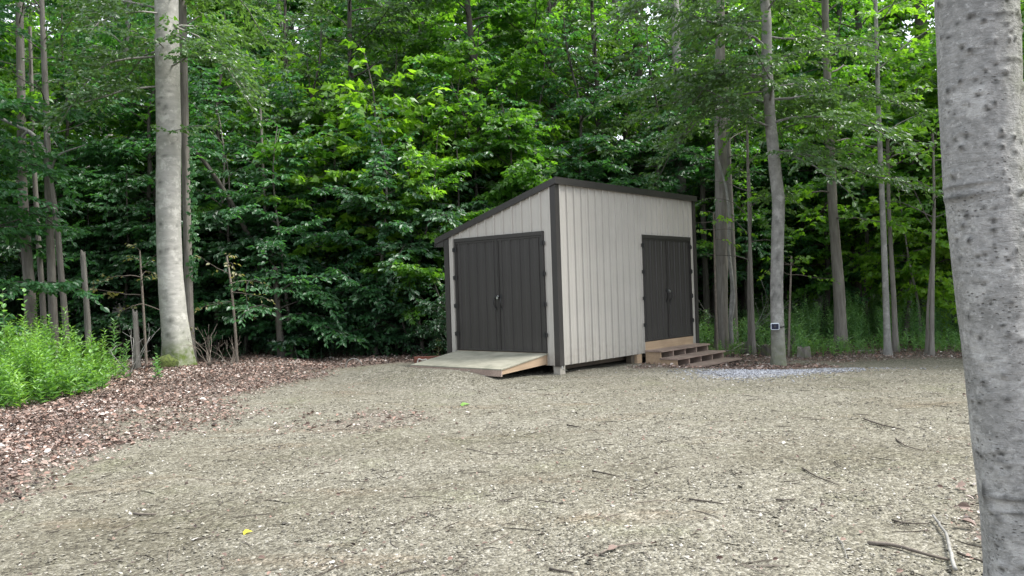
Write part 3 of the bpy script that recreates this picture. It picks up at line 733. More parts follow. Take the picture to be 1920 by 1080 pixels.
# trunk right behind the beech, with ivy
Y0 = 19.2
P, b0 = cpath([(359, 672), (355, 600), (350, 400), (346, 200), (342, 0), (340, -250), (338, -500)], Y0)
rg = np.random.default_rng(12)
tm, cm = make_tree_meshes("slim", rg, P, [pxr(w_, Y0) for w_ in (18, 16, 15, 15, 14, 11, 4)], M_MIDBARK, M_LMAPLE, 'maple',
    dict(R=2.6, limbs=16, base=6.5, twig_sp=.2, twig_l=.34, leaf=.12, leaf_sp=.08, bare=.2, v=.5), k=12, flare=.03)
place_tree("slim_tree", tm, cm, b0, "slim brown trunk with ivy close behind the thick pale beech")
fol = Fol()
for k in range(230):
    yy = rg.uniform(225, 525); c = pxy(352 + rg.normal(9, 4.5) + (yy > 400) * 3, yy, Y0 - .12 - rg.uniform(0, .12))
    fol.add(c[None], np.array([[rg.normal(0, .4), -.4, -.8]]), np.array([[rg.normal(0, .4), -1, .4]]), np.array([rg.uniform(.06, .12)]), np.array([rg.uniform(.3, .9)]))
A = fol.arr(); bi = pxy(360, 520, Y0); bi[2] = 0
o = link("ivy_vine", leaf_mesh("ivy", 'maple', A[0] - bi, A[1], A[2], A[3], A[4], M_LBEECH), None, bi)
tag(o, "green ivy climbing the slim trunk behind the thick pale beech", "ivy")

# leaning thin trunk
def simple_trunk(name, pts, w0, w1, Y, bark, label, cat='tree', k=8, limbs=None, leafmat=None, kind='ovate', base=None, seed=1, group=None, extra=None, p=None, flare=.045, step=.2):
    P, b_ = cpath(pts, Y); n_ = len(pts)
    tm, cm = make_tree_meshes(name, np.random.default_rng(seed), P, np.linspace(pxr(w0, Y), pxr(w1, Y), n_), bark, leafmat, kind, p or {}, k=k, step=step, flare=flare, extra=extra)
    return place_tree(name, tm, cm, b_, label, cat, group)
simple_trunk("leaning_tree", [(530, 640), (497, 520), (480, 470), (440, 390), (400, 325), (365, 280), (330, 250)], 13, 6, 21.0, M_DARKBARK, "thin dark trunk leaning left in front of the shrubs right of the pale beech")
simple_trunk("young_tree", [(512, 640), (505, 520), (498, 430), (494, 330), (488, 200)], 7, 4, 21.5, M_MIDBARK, "upright sapling stem crossing the foot of the leaning thin trunk",
    seed=5, leafmat=M_LBEECH, p=dict(R=1.6, limbs=12, base=2.5, twig_sp=.18, twig_l=.4, leaf=.11, leaf_sp=.07, bare=.2, v=.5))
simple_trunk("young_tree", [(529, 683), (526, 640), (522, 600), (515, 500)], 16, 10, 19.6, M_DARKBARK, "short dark trunk under the low leafy boughs left of the shed",
    seed=6, leafmat=M_LBEECH, p=dict(R=2.3, limbs=14, base=.9, twig_sp=.17, twig_l=.4, leaf=.12, leaf_sp=.075, bare=.15, v=.45, el0=.15, elu=.3))

# group at the left edge (standing further back)
barkp = dict(R=1.8, limbs=12, base=7.0, twig_sp=.17, twig_l=.36, leaf=.09, leaf_sp=.06, bare=.3, v=.35)
Y0 = 19.5
simple_trunk("slim_tree", [(62, 648), (57, 560), (48, 450), (42, 350), (40, 200), (36, 0), (30, -200)], 20, 12, Y0, M_MIDBARK, "leftmost of the slim trunks at the left edge, above the weeds", leafmat=M_LFINE, p=barkp, seed=21, k=10)
simple_trunk("slim_tree", [(84, 648), (80, 560), (72, 450), (65, 330), (60, 200), (56, 50)], 12, 6, Y0 + .8, M_MIDBARK, "thinnest grey trunk, second from the left edge", leafmat=M_LFINE, p=dict(barkp, limbs=8, R=1.3), seed=22, k=8)
P, b0 = cpath([(103, 645), (98, 560), (95, 460), (92, 400), (90, 325), (88, 230), (82, 100), (78, 0), (72, -200)], Y0 - .4)
rg = np.random.default_rng(23); Yq = Y0 - .4
tm, cm = make_tree_meshes("forked", rg, P, [pxr(w_, Yq) for w_ in (17, 15, 14, 13, 12, 11, 10, 9, 5)], M_MIDBARK, M_LFINE, 'ovate', dict(barkp, limbs=14, R=2.4, base=4.8), k=10, flare=.03)
r = place_tree("forked_tree", tm, cm, b0, "slim forked trunk near the left edge with bare crooked limbs")
mb = MB()
def ptube(pl, w0, w1, Y, k=6, org=b0):
    PP = resample([pxy(x, y, Y) - org for x, y in pl], .12); mb.tube(PP, np.linspace(pxr(w0, Y), pxr(w1, Y), len(PP)), k, cap=False)
ptube([(92, 325), (100, 370), (108, 430), (115, 520), (121, 580), (125, 645)], 10, 12, Yq - .2, 8)
link('stem', mb.mesh('stem', [M_MIDBARK], True, 'v'), r)
mb = MB(); ptube([(92, 318), (82, 280), (60, 248), (30, 235), (0, 222), (-40, 200)], 11, 5, Yq - .3); ptube([(88, 318), (60, 300), (30, 285), (0, 270), (-30, 262)], 6, 3, Yq - .4)
ptube([(52, 246), (40, 250), (36, 270), (40, 300), (32, 335), (28, 350)], 5, 2, Yq - .4); ptube([(96, 318), (105, 290), (135, 280), (160, 272)], 5, 2, Yq - .2); ptube([(94, 330), (86, 260), (84, 240), (100, 262), (108, 275)], 4, 2, Yq - .3)
link('bare_limb', mb.mesh('bare_limb', [M_GREYBARK], True, 'v'), r)
# snags
def snag(pts, w0, w1, Y, label, bark=M_MIDBARK, seed=1):
    P, b_ = cpath(pts, Y); V, q_, a_, ms = trunk_mesh_arrays(resample(P, .1), np.linspace(pxr(w0, Y), pxr(w1, Y), len(resample(P, .1))), 9, .006, np.random.default_rng(seed), .02)
    n0 = len(V); k = 9; top = V[-k:].copy(); top[:, 2] += np.random.default_rng(seed).uniform(-.03, .12, k); V[-k:] = top
    V = np.concatenate([V, [top.mean(0) - [0, 0, .03]]]); t_ = np.array([(n0, n0 - k + j, n0 - k + (j + 1) % k) for j in range(k)])
    o = link("snag", build("snag", V, [q_, t_], [bark], {'v': np.zeros(n0 + 1), 'moss': np.zeros(n0 + 1)}, True), None, b_); return tag(o, label, "dead trunk")
snag([(168, 668), (164, 600), (160, 540), (155, 475)], 12, 9, 18.4, "broken dead trunk standing behind the weeds, between forked trunk and pale beech", M_MIDBARK, 3)
snag([(258, 690), (256, 640), (253, 588)], 12, 9, 17.6, "short broken grey stub just left of the pale beech", M_MIDBARK, 4)

# right side trunks
Yd = 20.6
P, b0 = cpath([(1352, 648), (1352, 560), (1353, 450), (1352, 340), (1350, 200), (1350, 50), (1352, -100), (1355, -330)], Yd)
rg = np.random.default_rng(31)
tm, cm = make_tree_meshes("double", rg, P, [pxr(w_, Yd) for w_ in (26, 24, 23, 22, 20, 17, 13, 6)], M_MIDBARK, M_LFINE, 'ovate', dict(fine, base=5.5, limbs=20, R=3), k=18, step=.12, rough=.012, flare=.05)
r = place_tree("vine_wrapped_tree", tm, cm, b0, "stout brown trunk with a pale vine just right of the shed")
mb = MB(); ptube([(1372, 645), (1369, 600), (1374, 540), (1366, 470), (1368, 400), (1360, 340), (1345, 300), (1343, 240)], 9, 4, Yd - .3, 7, b0)
ptube([(1371, 600), (1378, 560), (1370, 500), (1364, 440)], 5, 3, Yd - .35, 6, b0)
link('vine', mb.mesh('vine', [M_GREYBARK], True, 'v'), r)
simple_trunk("slim_tree", [(1378, 640), (1376, 540), (1372, 420), (1366, 300), (1362, 150)], 12, 8, 21.6, M_MIDBARK, "slender trunk close behind the vine wrapped trunk right of the shed", leafmat=M_LFINE, p=dict(barkp, base=4.5), seed=32)
simple_trunk("slim_tree", [(1327, 640), (1324, 540), (1319, 420), (1316, 300)], 13, 10, 24, M_DARKBARK, "dark slim trunk in the gap between shed and vine wrapped trunk", seed=33, leafmat=M_LBEECH, p=dict(barkp, base=4, R=1.4))
simple_trunk("sapling", [(1413, 655), (1411, 600), (1408, 500), (1404, 400), (1402, 300), (1400, 180)], 8, 4, 19.2, M_MIDBARK, "thin wavy sapling just left of the pale trunk with the small box",
    seed=34, leafmat=M_LFINE, p=dict(R=1.3, limbs=12, base=2.1, twig_sp=.2, twig_l=.35, leaf=.07, leaf_sp=.07, bare=.5, v=.35))
simple_trunk("sapling", [(1406, 650), (1404, 560), (1404, 480), (1409, 400), (1404, 320)], 7, 3, 19.35, M_MIDBARK, "second thin sapling pressed against the wavy one right of the shed", seed=35)
# pale trunk with the box
Yb = 16.3
P, b0 = cpath([(1460, 677), (1459, 640), (1456, 560), (1457, 470), (1460, 380), (1451, 300), (1444, 220), (1438, 120), (1437, 30), (1428, -60), (1424, -250), (1420, -450)], Yb)
rg = np.random.default_rng(36)
mk = [(h_, a_, .06, .4, .02, .55) for h_, a_ in ((2.75, 4.9), (2.95, 4.2), (2.3, 4.6), (3.3, 5.0))] + [(rg.uniform(.3, 6), rg.uniform(3.4, 6), .03, .3, .004, .6) for _ in range(24)]
tm, cm = make_tree_meshes("boxtree", rg, P, [pxr(w_, Yb) for w_ in (27, 25, 24, 23, 24, 22, 20, 19, 17, 14, 10, 4)], M_GREYBARK, M_LFINE, 'ovate',
    dict(R=3.4, limbs=34, base=4.7, twig_sp=.10, twig_l=.38, leaf=.095, leaf_sp=.05, sub=.28, ssp=.16, bare=.12, el0=.25, elu=.5, bend=.09, v=.42), k=20, step=.08, rough=.010, flare=.035, marks=mk,
    moss=lambda h, th, nz: .6 * np.exp(-(h / .7) ** 2) + 0 * th,
    extra=[(5.6, math.pi * .98, .3, 2.6), (4.4, .1, .0, 3.2), (3.9, 1.2, -.05, 2.2), (4.3, -.7, .0, 2.4), (5.9, 3.3, .1, 3.6), (5.4, -.2, .1, 3.4), (6.2, -2.0, .1, 2.6)])
place_tree("young_beech_tree", tm, cm, b0, "pale trunk right of the steps carrying the small strapped box")
bc = pxy(1453, 612, Yb - .2)
box = empty("trail_camera", (bc[0], bc[1], bc[2]), "small white rimmed box with dark face strapped to the pale trunk right of the steps", "trail camera", rz=math.radians(-14))
def rbox(mb_, w_, h_, y0, y1, r=.02, k=5):
    pts_ = []
    for cx_, cz_, a0 in ((w_ - r, h_ - r, 0), (-w_ + r, h_ - r, 90), (-w_ + r, -h_ + r, 180), (w_ - r, -h_ + r, 270)):
        for t in np.linspace(0, 90, k): pts_.append((cx_ + r * math.cos(math.radians(a0 + t)), cz_ + r * math.sin(math.radians(a0 + t))))
    n_ = len(pts_); V = [(x, y0, z) for x, z in pts_] + [(x, y1, z) for x, z in pts_] + [(0, y0, 0), (0, y1, 0)]
    mb_.add(V, [(i_, (i_ + 1) % n_, n_ + (i_ + 1) % n_, n_ + i_) for i_ in range(n_)], [(2 * n_, (i_ + 1) % n_, i_) for i_ in range(n_)] + [(2 * n_ + 1, n_ + i_, n_ + (i_ + 1) % n_) for i_ in range(n_)])
mb = MB(); rbox(mb, .08, .066, -.05, .05); link('housing', mb.mesh('housing', [M_WHITE]), box)
mb = MB(); rbox(mb, .068, .054, -.058, -.051, .015); fc_ = link('face', mb.mesh('face', [M_GLASSY]), box)
mb = MB(); rbox(mb, .022, .022, -.064, -.059, .02); link('lens', mb.mesh('lens', [M_BLACK]), fc_)
mb = MB(); th_ = np.linspace(0, 2 * math.pi, 25); mb.tube(np.array([(.045 + .145 * math.cos(t), .2 + .15 * math.sin(t) - .0, -.01 + .01 * math.sin(t)) for t in th_]), .012, 6, cap=False); link('strap', mb.mesh('strap', [M_BLACK]), box)

P, b0 = cpath([(1577, 643), (1574, 560), (1568, 470), (1561, 390), (1558, 300), (1553, 200), (1548, 60), (1545, -100), (1540, -300)], 19.6)
rg = np.random.default_rng(41)
tm, cm = make_tree_meshes("mid", rg, P, [pxr(w_, 19.6) for w_ in (24, 21, 19, 17, 16, 15, 13, 10, 4)], M_MIDBARK, M_LMAPLE, 'maple',
    dict(R=3.0, limbs=30, base=3.2, twig_sp=.2, twig_l=.34, leaf=.13, leaf_sp=.06, sub=.3, ssp=.18, bare=.15, v=.6, el0=.2), k=14, step=.12, rough=.01, flare=.09)
place_tree("maple_tree", tm, cm, b0, "brown trunk with flared roots standing in the weeds beside a large pale leaf")
simple_trunk("pole_tree", [(1664, 655), (1661, 560), (1657, 450), (1652, 330), (1648, 230), (1644, 100), (1640, -60), (1638, -250)], 13, 5, 17.7, M_GREYBARK, "straight slender pole-like trunk right of the flared brown trunk", seed=42, k=12, leafmat=M_LMAPLE, kind='maple',
    p=dict(R=2.3, limbs=18, base=4.6, twig_sp=.2, twig_l=.34, leaf=.13, leaf_sp=.06, sub=.3, ssp=.18, bare=.15, v=.75))
simple_trunk("slim_tree", [(1679, 650), (1676, 560), (1671, 480), (1666, 380), (1664, 250)], 11, 6, 18.6, M_MIDBARK, "dark slim trunk just behind the pole-like trunk", seed=43, leafmat=M_LMAPLE, kind='maple', p=dict(R=1.8, limbs=12, base=4.2, twig_sp=.2, twig_l=.34, leaf=.11, leaf_sp=.08, bare=.2, v=.6))
simple_trunk("sapling", [(1746, 655), (1748, 560), (1750, 450), (1752, 380), (1749, 250)], 9, 4, 17.4, M_MIDBARK, "thin twisted sapling left of the big near trunk", seed=44, leafmat=M_LMAPLE, kind='maple', p=dict(R=1.5, limbs=14, base=2.6, twig_sp=.2, twig_l=.4, leaf=.11, leaf_sp=.08, bare=.2, v=.6))
simple_trunk("sapling", [(1738, 650), (1739, 580), (1744, 520), (1748, 470)], 6, 3, 17.6, M_MIDBARK, "short thin stem at the foot of the twisted sapling", seed=45)
for (pts, w0, w1, Y, lab, sd_) in (
    ([(1284, 640), (1280, 400), (1275, 300), (1270, 150), (1265, 0), (1258, -200)], 21, 14, 25, "light grey trunk rising behind the right end of the shed roof", 51),
    ([(1193, 660), (1192, 380), (1193, 300), (1195, 150), (1197, 0), (1200, -180)], 22, 17, 27, "dark straight trunk rising behind the middle of the shed roof", 52),
    ([(1045, 660), (1042, 350), (1040, 250), (1034, 150), (1028, 0), (1020, -120)], 15, 9, 26, "thin dark trunk rising behind the highest corner of the shed", 53),
    ([(1182, 660), (1178, 300), (1166, 130), (1154, 40), (1150, -100)], 17, 10, 30, "crooked dark trunk left of the straight one behind the roof", 54),
    ([(1730, 640), (1730, 450), (1730, 300), (1728, 150), (1727, 0)], 27, 20, 26, "thick dark trunk half hidden by leaves left of the near trunk", 55)):
    simple_trunk("tall_tree", pts, w0, w1, Y, M_GREYBARK if 'light grey' in lab else M_DARKBARK, lab, k=12, step=.4, seed=sd_, leafmat=M_LMAPLE if sd_ % 2 else M_LBEECH, kind='maple' if sd_ % 2 else 'ovate',
        p=dict(R=3.2, limbs=20, base=6.0, twig_sp=.24, twig_l=.34, leaf=.14, leaf_sp=.1, bare=.2, v=.5))

# near trunk on the right
Yn = 3.64
pts = [(1945, 1170), (1936, 1080), (1921, 950), (1903, 820), (1885, 660), (1866, 500), (1847, 330), (1838, 170), (1831, 0), (1826, -200), (1822, -500), (1822, -1200), (1815, -2000), (1810, -2600)]
P, b0 = cpath(pts, Yn)
rg = np.random.default_rng(61)
mk = [(rg.uniform(.2, 3.4), rg.uniform(3.0, 6.3), rg.uniform(.006, .016), rg.uniform(.025, .11), rg.uniform(.002, .010), rg.uniform(.35, 1)) for _ in range(150)]
mk += [(rg.uniform(.2, 3.4), rg.uniform(3.0, 6.3), rg.uniform(.008, .012), rg.uniform(.04, .08), .014, 1.0) for _ in range(26)]
for _ in range(110):
    h_, a_ = rg.uniform(.15, 3.5), rg.uniform(3.1, 6.3); w_ = rg.uniform(.03, .085)
    mk += [(h_ + .014, a_, .013, w_ * 1.5, rg.uniform(.005, .010), 0), (h_ - .004, a_ + rg.normal(0, .02), rg.uniform(.006, .011), w_, -.004, rg.uniform(.7, 1.0))]
mk += [(.62, 4.1, .008, .9, .012, .7), (.56, 4.2, .007, .8, .010, .6), (2.0, 3.6, .008, .9, .012, .5), (1.95, 3.4, .014, .7, .014, .7), (2.52, 5.2, .006, .6, .006, .5), (2.72, 5.0, .006, .7, .006, .4), (.64, 3.3, .05, .12, .016, .8)]
mk += [(rg.uniform(.1, 3.5), rg.uniform(3.0, 6.4), rg.uniform(.010, .028), rg.uniform(.05, .22), rg.uniform(.002, .0055), 0) for _ in range(170)]
tm, cm = make_tree_meshes("near", rg, P, [.190, .180, .174, .169, .167, .165, .164, .162, .161, .158, .145, .12, .08, .03], M_NEARBARK, M_LFINE, 'ovate',
    dict(R=2.6, limbs=16, base=5.2, twig_sp=.25, twig_l=.34, leaf=.085, leaf_sp=.08, bare=.25, v=.4, el0=.5), k=150, step=.0095, zfine=3.7, rough=.004, flare=.05, marks=mk,
    moss=lambda h, th, nz: .55 * np.clip(np.sin((th - 4.75)) * 1.2 + .15, 0, 1) * (h < 3.5))
place_tree("near_beech_tree", tm, cm, b0, "large pocked grey trunk leaning at the right edge, nearest the camera")

# ------------------------------------------------------------------ prototypes of the wood's trees
PROTO = {}
def proto(key, name, H, r0, bark, leafmat, kind, p, seed, sway=.25, k=9):
    rg = np.random.default_rng(seed); z = np.linspace(0, H, 8)
    a = np.cumsum(rg.normal(0, sway, (8, 2)), 0); a -= a[0]
    path = np.stack([a[:, 0], a[:, 1], z], 1); rad = r0 * (1 - z / H) ** .8 + .01
    PROTO[key] = (name,) + make_tree_meshes(key, rg, path, rad, bark, leafmat, kind, p, k=k, step=.5, flare=r0 * .4)
low = dict(twig_sp=.10, twig_l=.42, leaf_sp=.045, bare=.10, sub=.25, ssp=.15)
proto('sap_beech_a', 'beech_sapling', 6.2, .045, M_MIDBARK, M_LBEECH, 'ovate', dict(low, R=2.4, limbs=34, base=.5, leaf=.12, el0=.1, elu=.7, v=.45), 101, .12)
proto('sap_beech_b', 'beech_sapling', 5.0, .04, M_DARKBARK, M_LDARK, 'ovate', dict(low, R=2.1, limbs=30, base=.35, leaf=.12, el0=.1, elu=.6, v=.5), 102, .15)
proto('sap_maple_a', 'maple_sapling', 6.5, .045, M_DARKBARK, M_LMAPLE, 'maple', dict(low, R=2.2, limbs=26, base=1.3, leaf=.14, leaf_sp=.06, el0=.2, elu=.7, v=.5), 103, .15)
proto('sap_maple_b', 'maple_sapling', 4.6, .035, M_MIDBARK, M_LBRIGHT, 'maple', dict(low, R=1.8, limbs=20, base=1.0, leaf=.14, leaf_sp=.06, el0=.15, elu=.6, v=.5), 104, .15)
proto('shrub', 'shrub', 2.2, .025, M_DARKBARK, M_LDARK, 'ovate', dict(low, R=1.5, limbs=26, base=.1, leaf=.10, el0=.25, elu=.8, v=.45), 105, .2)
big = dict(twig_sp=.17, twig_l=.38, bare=.18, sub=.3, ssp=.17)
proto('tall_maple_a', 'tall_maple_tree', 19, .20, M_DARKBARK, M_LMAPLE, 'maple', dict(big, R=4.0, limbs=46, base=5.0, leaf=.18, leaf_sp=.085, v=.5), 111)
proto('tall_maple_b', 'tall_maple_tree', 17, .15, M_DARKBARK, M_LBRIGHT, 'maple', dict(big, R=3.6, limbs=42, base=4.0, leaf=.18, leaf_sp=.085, v=.45), 112)
proto('tall_beech_a', 'tall_beech_tree', 18, .19, M_GREYBARK, M_LBEECH, 'ovate', dict(big, R=3.9, limbs=50, base=4.0, leaf=.16, leaf_sp=.07, v=.5), 113)
proto('tall_beech_b', 'tall_beech_tree', 15, .13, M_DARKBARK, M_LFINE, 'ovate', dict(big, R=3.3, limbs=44, base=3.4, leaf=.14, leaf_sp=.06, v=.5), 114)
proto('mid_beech', 'understory_beech_tree', 10, .08, M_DARKBARK, M_LBEECH, 'ovate', dict(big, twig_sp=.14, R=3.0, limbs=44, base=1.6, leaf=.13, leaf_sp=.055, v=.5, el0=.15), 115)
proto('mid_maple', 'understory_maple_tree', 9.5, .07, M_DARKBARK, M_LMAPLE, 'maple', dict(big, twig_sp=.15, R=2.8, limbs=36, base=2.2, leaf=.15, leaf_sp=.065, v=.55, el0=.2), 116)
proto('mid_bright', 'understory_maple_tree', 9, .06, M_MIDBARK, M_LBRIGHT, 'maple', dict(big, twig_sp=.16, R=2.8, limbs=32, base=2.6, leaf=.15, leaf_sp=.07, v=.5, el0=.2), 117)
proto('big_leaf', 'understory_maple_tree', 8.5, .06, M_DARKBARK, M_LBRIGHT, 'maple', dict(big, R=2.6, limbs=34, base=1.5, leaf=.23, leaf_sp=.10, v=.45, el0=.15), 118)
proto('big_leaf_dark', 'understory_maple_tree', 7.5, .06, M_DARKBARK, M_LMAPLE, 'maple', dict(big, R=2.6, limbs=32, base=1.2, leaf=.20, leaf_sp=.09, v=.5, el0=.1), 119)
LOOK = {'big_leaf': 'broad-leaved bright maple', 'big_leaf_dark': 'broad-leaved green maple', 'sap_beech_a': 'leafy beech sapling', 'sap_beech_b': 'dark low beech sapling', 'sap_maple_a': 'green maple sapling', 'sap_maple_b': 'bright green maple sapling', 'shrub': 'low dark green shrub',
        'tall_maple_a': 'tall dark-trunked maple', 'tall_maple_b': 'tall bright maple', 'tall_beech_a': 'tall grey-trunked beech', 'tall_beech_b': 'tall fine-leaved beech',
        'mid_beech': 'mid-height dark beech', 'mid_maple': 'mid-height green maple', 'mid_bright': 'mid-height bright maple'}
CAT = {k: ('shrub' if k == 'shrub' else 'tree') for k in LOOK}
FIRST = {}
def px_of(x, y): return 960 + F_PX * x / y
def place_where(x, y):
    p_ = px_of(x, y)
    for lim, t in ((0, 'beyond the left weeds'), (150, 'behind the slim left edge trunks'), (330, 'left of the thick pale beech'), (520, 'right of the thick pale beech'),
                   (680, 'above the dark hollow left of the shed'), (850, 'close left of the shed'), (1050, 'behind the left half of the shed'), (1300, 'behind the right half of the shed'),
                   (1440, 'just right of the shed'), (1570, 'left of the flared brown trunk'), (1700, 'behind the pole-like trunk'), (1800, 'left of the big near trunk')):
        if p_ < lim: return t
    return 'beyond the big near trunk'
def dep(y): return 'at the wood edge' if y < 22.5 else ('set back' if y < 29 else ('deep in' if y < 40 else 'farthest back'))
LAB = {}
def put(key, x, y, sc, rz=None, label=None):
    rz = R.uniform(0, 6.28) if rz is None else rz
    lab = label or f"{LOOK[key]} {place_where(x, y)}, {dep(y)}"
    gname = None if label else f"{LOOK[key]}s {place_where(x, y)}, {dep(y)}"
    LAB.setdefault(lab, []);
    name, tm_, cm_ = PROTO[key]; loc = (x, y, float(gz(x, y)) - .03)
    if key not in FIRST: o = place_tree(name, tm_, cm_, loc, lab, CAT[key], gname, rz, sc); FIRST[key] = o
    else: o = copy_tree(FIRST[key], loc, rz, sc, lab, gname)
    LAB[lab].append(o)
    return o
def ppx(key, px, Y, sc, rz=None, label=None):
    return put(key, (px - 960) / F_PX * Y, Y, sc, rz, label)

# wood edge, hand placed: the leafy wall left of the shed
for key, px, Y, sc in (
    ('sap_beech_a', 545, 20.4, .95), ('sap_beech_a', 700, 20.9, 1.0), ('sap_beech_b', 455, 21.2, 1.05), ('sap_beech_b', 620, 21.6, 1.1), ('sap_beech_b', 780, 21.2, 1.1),
    ('sap_maple_a', 790, 20.3, .85), ('sap_maple_a', 640, 22.6, 1.15), ('sap_maple_b', 740, 21.8, 1.0), ('sap_beech_a', 400, 22.2, 1.1), ('sap_beech_b', 860, 21.6, 1.1),
    ('shrub', 840, 19.9, .8), ('shrub', 770, 20.8, .9), ('shrub', 690, 21.0, .8), ('shrub', 600, 22.8, 1), ('shrub', 430, 22.6, 1), ('shrub', 500, 23.4, 1.1),
    ('mid_beech', 590, 23.4, 1.0), ('mid_beech', 420, 24.0, 1.05), ('mid_maple', 720, 23.4, .95), ('mid_bright', 810, 23.4, .9), ('mid_maple', 520, 25.0, 1.1), ('mid_beech', 880, 23.6, 1.0),
    ('mid_beech', 270, 22.6, 1.0), ('sap_beech_b', 230, 21.6, 1.0), ('sap_beech_b', 310, 22.6, 1.1), ('sap_beech_b', 150, 22.8, 1.0), ('sap_beech_b', 60, 22.4, 1.0), ('mid_beech', 120, 23.4, 1.0),
    ('mid_maple', 20, 24.2, 1.0), ('mid_beech', -60, 22.6, 1.0), ('shrub', 20, 22.0, 1.1), ('shrub', 190, 22.4, 1), ('shrub', 110, 22.6, 1.1), ('shrub', 345, 22.9, 1.1), ('mid_maple', 330, 25, 1.0),
    ('big_leaf', 735, 22.2, .95), ('big_leaf', 820, 22.4, .85), ('big_leaf_dark', 660, 21.9, 1.0), ('big_leaf', 590, 24.5, 1.0), ('big_leaf_dark', 900, 23.2, 1.0), ('big_leaf_dark', 460, 23, 1.0), ('big_leaf', 1080, 25.5, 1.0), ('big_leaf', 1780, 24.5, 1.15), ('big_leaf', 1520, 29, 1.3), ('big_leaf', 1660, 27, 1.2),
    ('mid_maple', 960, 25.0, 1.0), ('mid_beech', 1010, 23.5, .9), ('mid_beech', 1100, 24.6, 1.0), ('mid_maple', 1170, 25.5, .95), ('mid_beech', 1240, 24.4, .95), ('sap_maple_a', 930, 22.8, 1.1),
    ('mid_maple', 1420, 24.5, .95), ('mid_beech', 1350, 25.5, 1.0), ('mid_maple', 1620, 23.8, .9), ('mid_beech', 1500, 27.5, .95), ('mid_bright', 1690, 22.6, .9), ('mid_bright', 1560, 25.8, 1.0),
    ('mid_maple', 1790, 22.5, .9), ('mid_bright', 1850, 21.5, .95), ('mid_maple', 1940, 20.5, 1.0), ('sap_maple_b', 1720, 21.0, .9), ('mid_beech', 2000, 22.5, 1.0), ('sap_maple_b', 1790, 23.5, 1.0)):
    ppx(key, px, Y, sc)
# deeper wood
placed = []
def far_enough(x, y, d):
    return all((x - a) ** 2 + (y - b_) ** 2 > d * d for a, b_ in placed)
rw = np.random.default_rng(77)
tries = 0
def fill(n_, y0, y1, dmin, keys, wts, s0, s1, marg=1.12):
    c = 0; t_ = 0
    while c < n_ and t_ < 6000:
        t_ += 1; y = rw.uniform(y0, y1); x = rw.uniform(-1, 1) * .635 * y * marg
        if not far_enough(x, y, dmin): continue
        if x > -1 and x < 5.5 and y < 22: continue
        placed.append((x, y)); key = rw.choice(keys, p=np.array(wts) / sum(wts))
        put(str(key), x, y, rw.uniform(s0, s1), rw.uniform(0, 6.28)); c += 1
fill(17, 24.5, 31, 3.6, ['tall_maple_a', 'tall_maple_b', 'tall_beech_a', 'tall_beech_b'], [3, 2.2, 3, 2], .85, 1.05)
fill(36, 31, 46, 3.9, ['tall_maple_a', 'tall_maple_b', 'tall_beech_a', 'tall_beech_b', 'mid_beech', 'mid_maple'], [3, 2.5, 3, 1.5, 1.5, 1.5], 1.0, 1.3)
fill(20, 46, 62, 5.2, ['tall_maple_a', 'tall_maple_b', 'tall_beech_a', 'mid_beech'], [3, 2, 3, 1.5], 1.2, 1.55)
fill(26, 25, 40, 2.2, ['mid_beech', 'mid_maple', 'sap_beech_b'], [2, 1.5, 2], .9, 1.2)
# a few beyond the frame on either side
for key, x, y, sc in (('tall_beech_a', -13.5, 14, .9), ('mid_beech', -11.8, 17, 1), ('tall_maple_a', -15, 20, 1), ('mid_beech', -11.5, 12.5, .9), ('tall_maple_a', 14.5, 15, .9), ('mid_maple', 13.4, 18, 1), ('tall_beech_a', 17, 20, 1), ('mid_maple', 15.5, 11, 1)):
    put(key, x, y, sc)
for lab, obs_ in LAB.items():
    if len(obs_) < 2: continue
    obs_.sort(key=lambda o_: o_.location.x / o_.location.y); n_ = len(obs_)
    for i_, o_ in enumerate(obs_):
        pos = 'leftmost' if i_ == 0 else ('rightmost' if i_ == n_ - 1 else ('middle' if n_ == 3 else ['second', 'third', 'fourth', 'fifth', 'sixth', 'seventh'][i_ - 1] + ' from left'))
        o_['label'] = f"{lab}, {pos} of {n_}"
# the wood beyond, one mass
nF = 95000
th = R.uniform(-.86, .86, nF); rr = R.uniform(64, 84, nF); hz = R.uniform(0, 1, nF) * (12 + 4 * np.sin(th * 17) + 3 * np.sin(th * 41))
rr[60000:] = R.uniform(44, 64, 35000); hz[60000:] = R.uniform(0, 1, 35000) ** 1.4 * (6 + 2 * np.sin(th[60000:] * 23))
Pn = np.stack([rr * np.sin(th), rr * np.cos(th), hz + .2], 1)
far = link("distant_wood", leaf_mesh("distant_wood", 'diamond', Pn, R.normal(0, 1, (nF, 3)) * [1, 1, .3], R.normal(0, .5, (nF, 3)) + [0, -.2, .8], R.uniform(.5, 1.0, nF), .5 + .25 * np.sin(Pn[:, 0] * .5) * np.sin(Pn[:, 2] * .5) + R.normal(0, .12, nF), M_LMAPLE))
tag(far, "dense green far wood closing the view behind all the trees", "wood", kind='stuff')

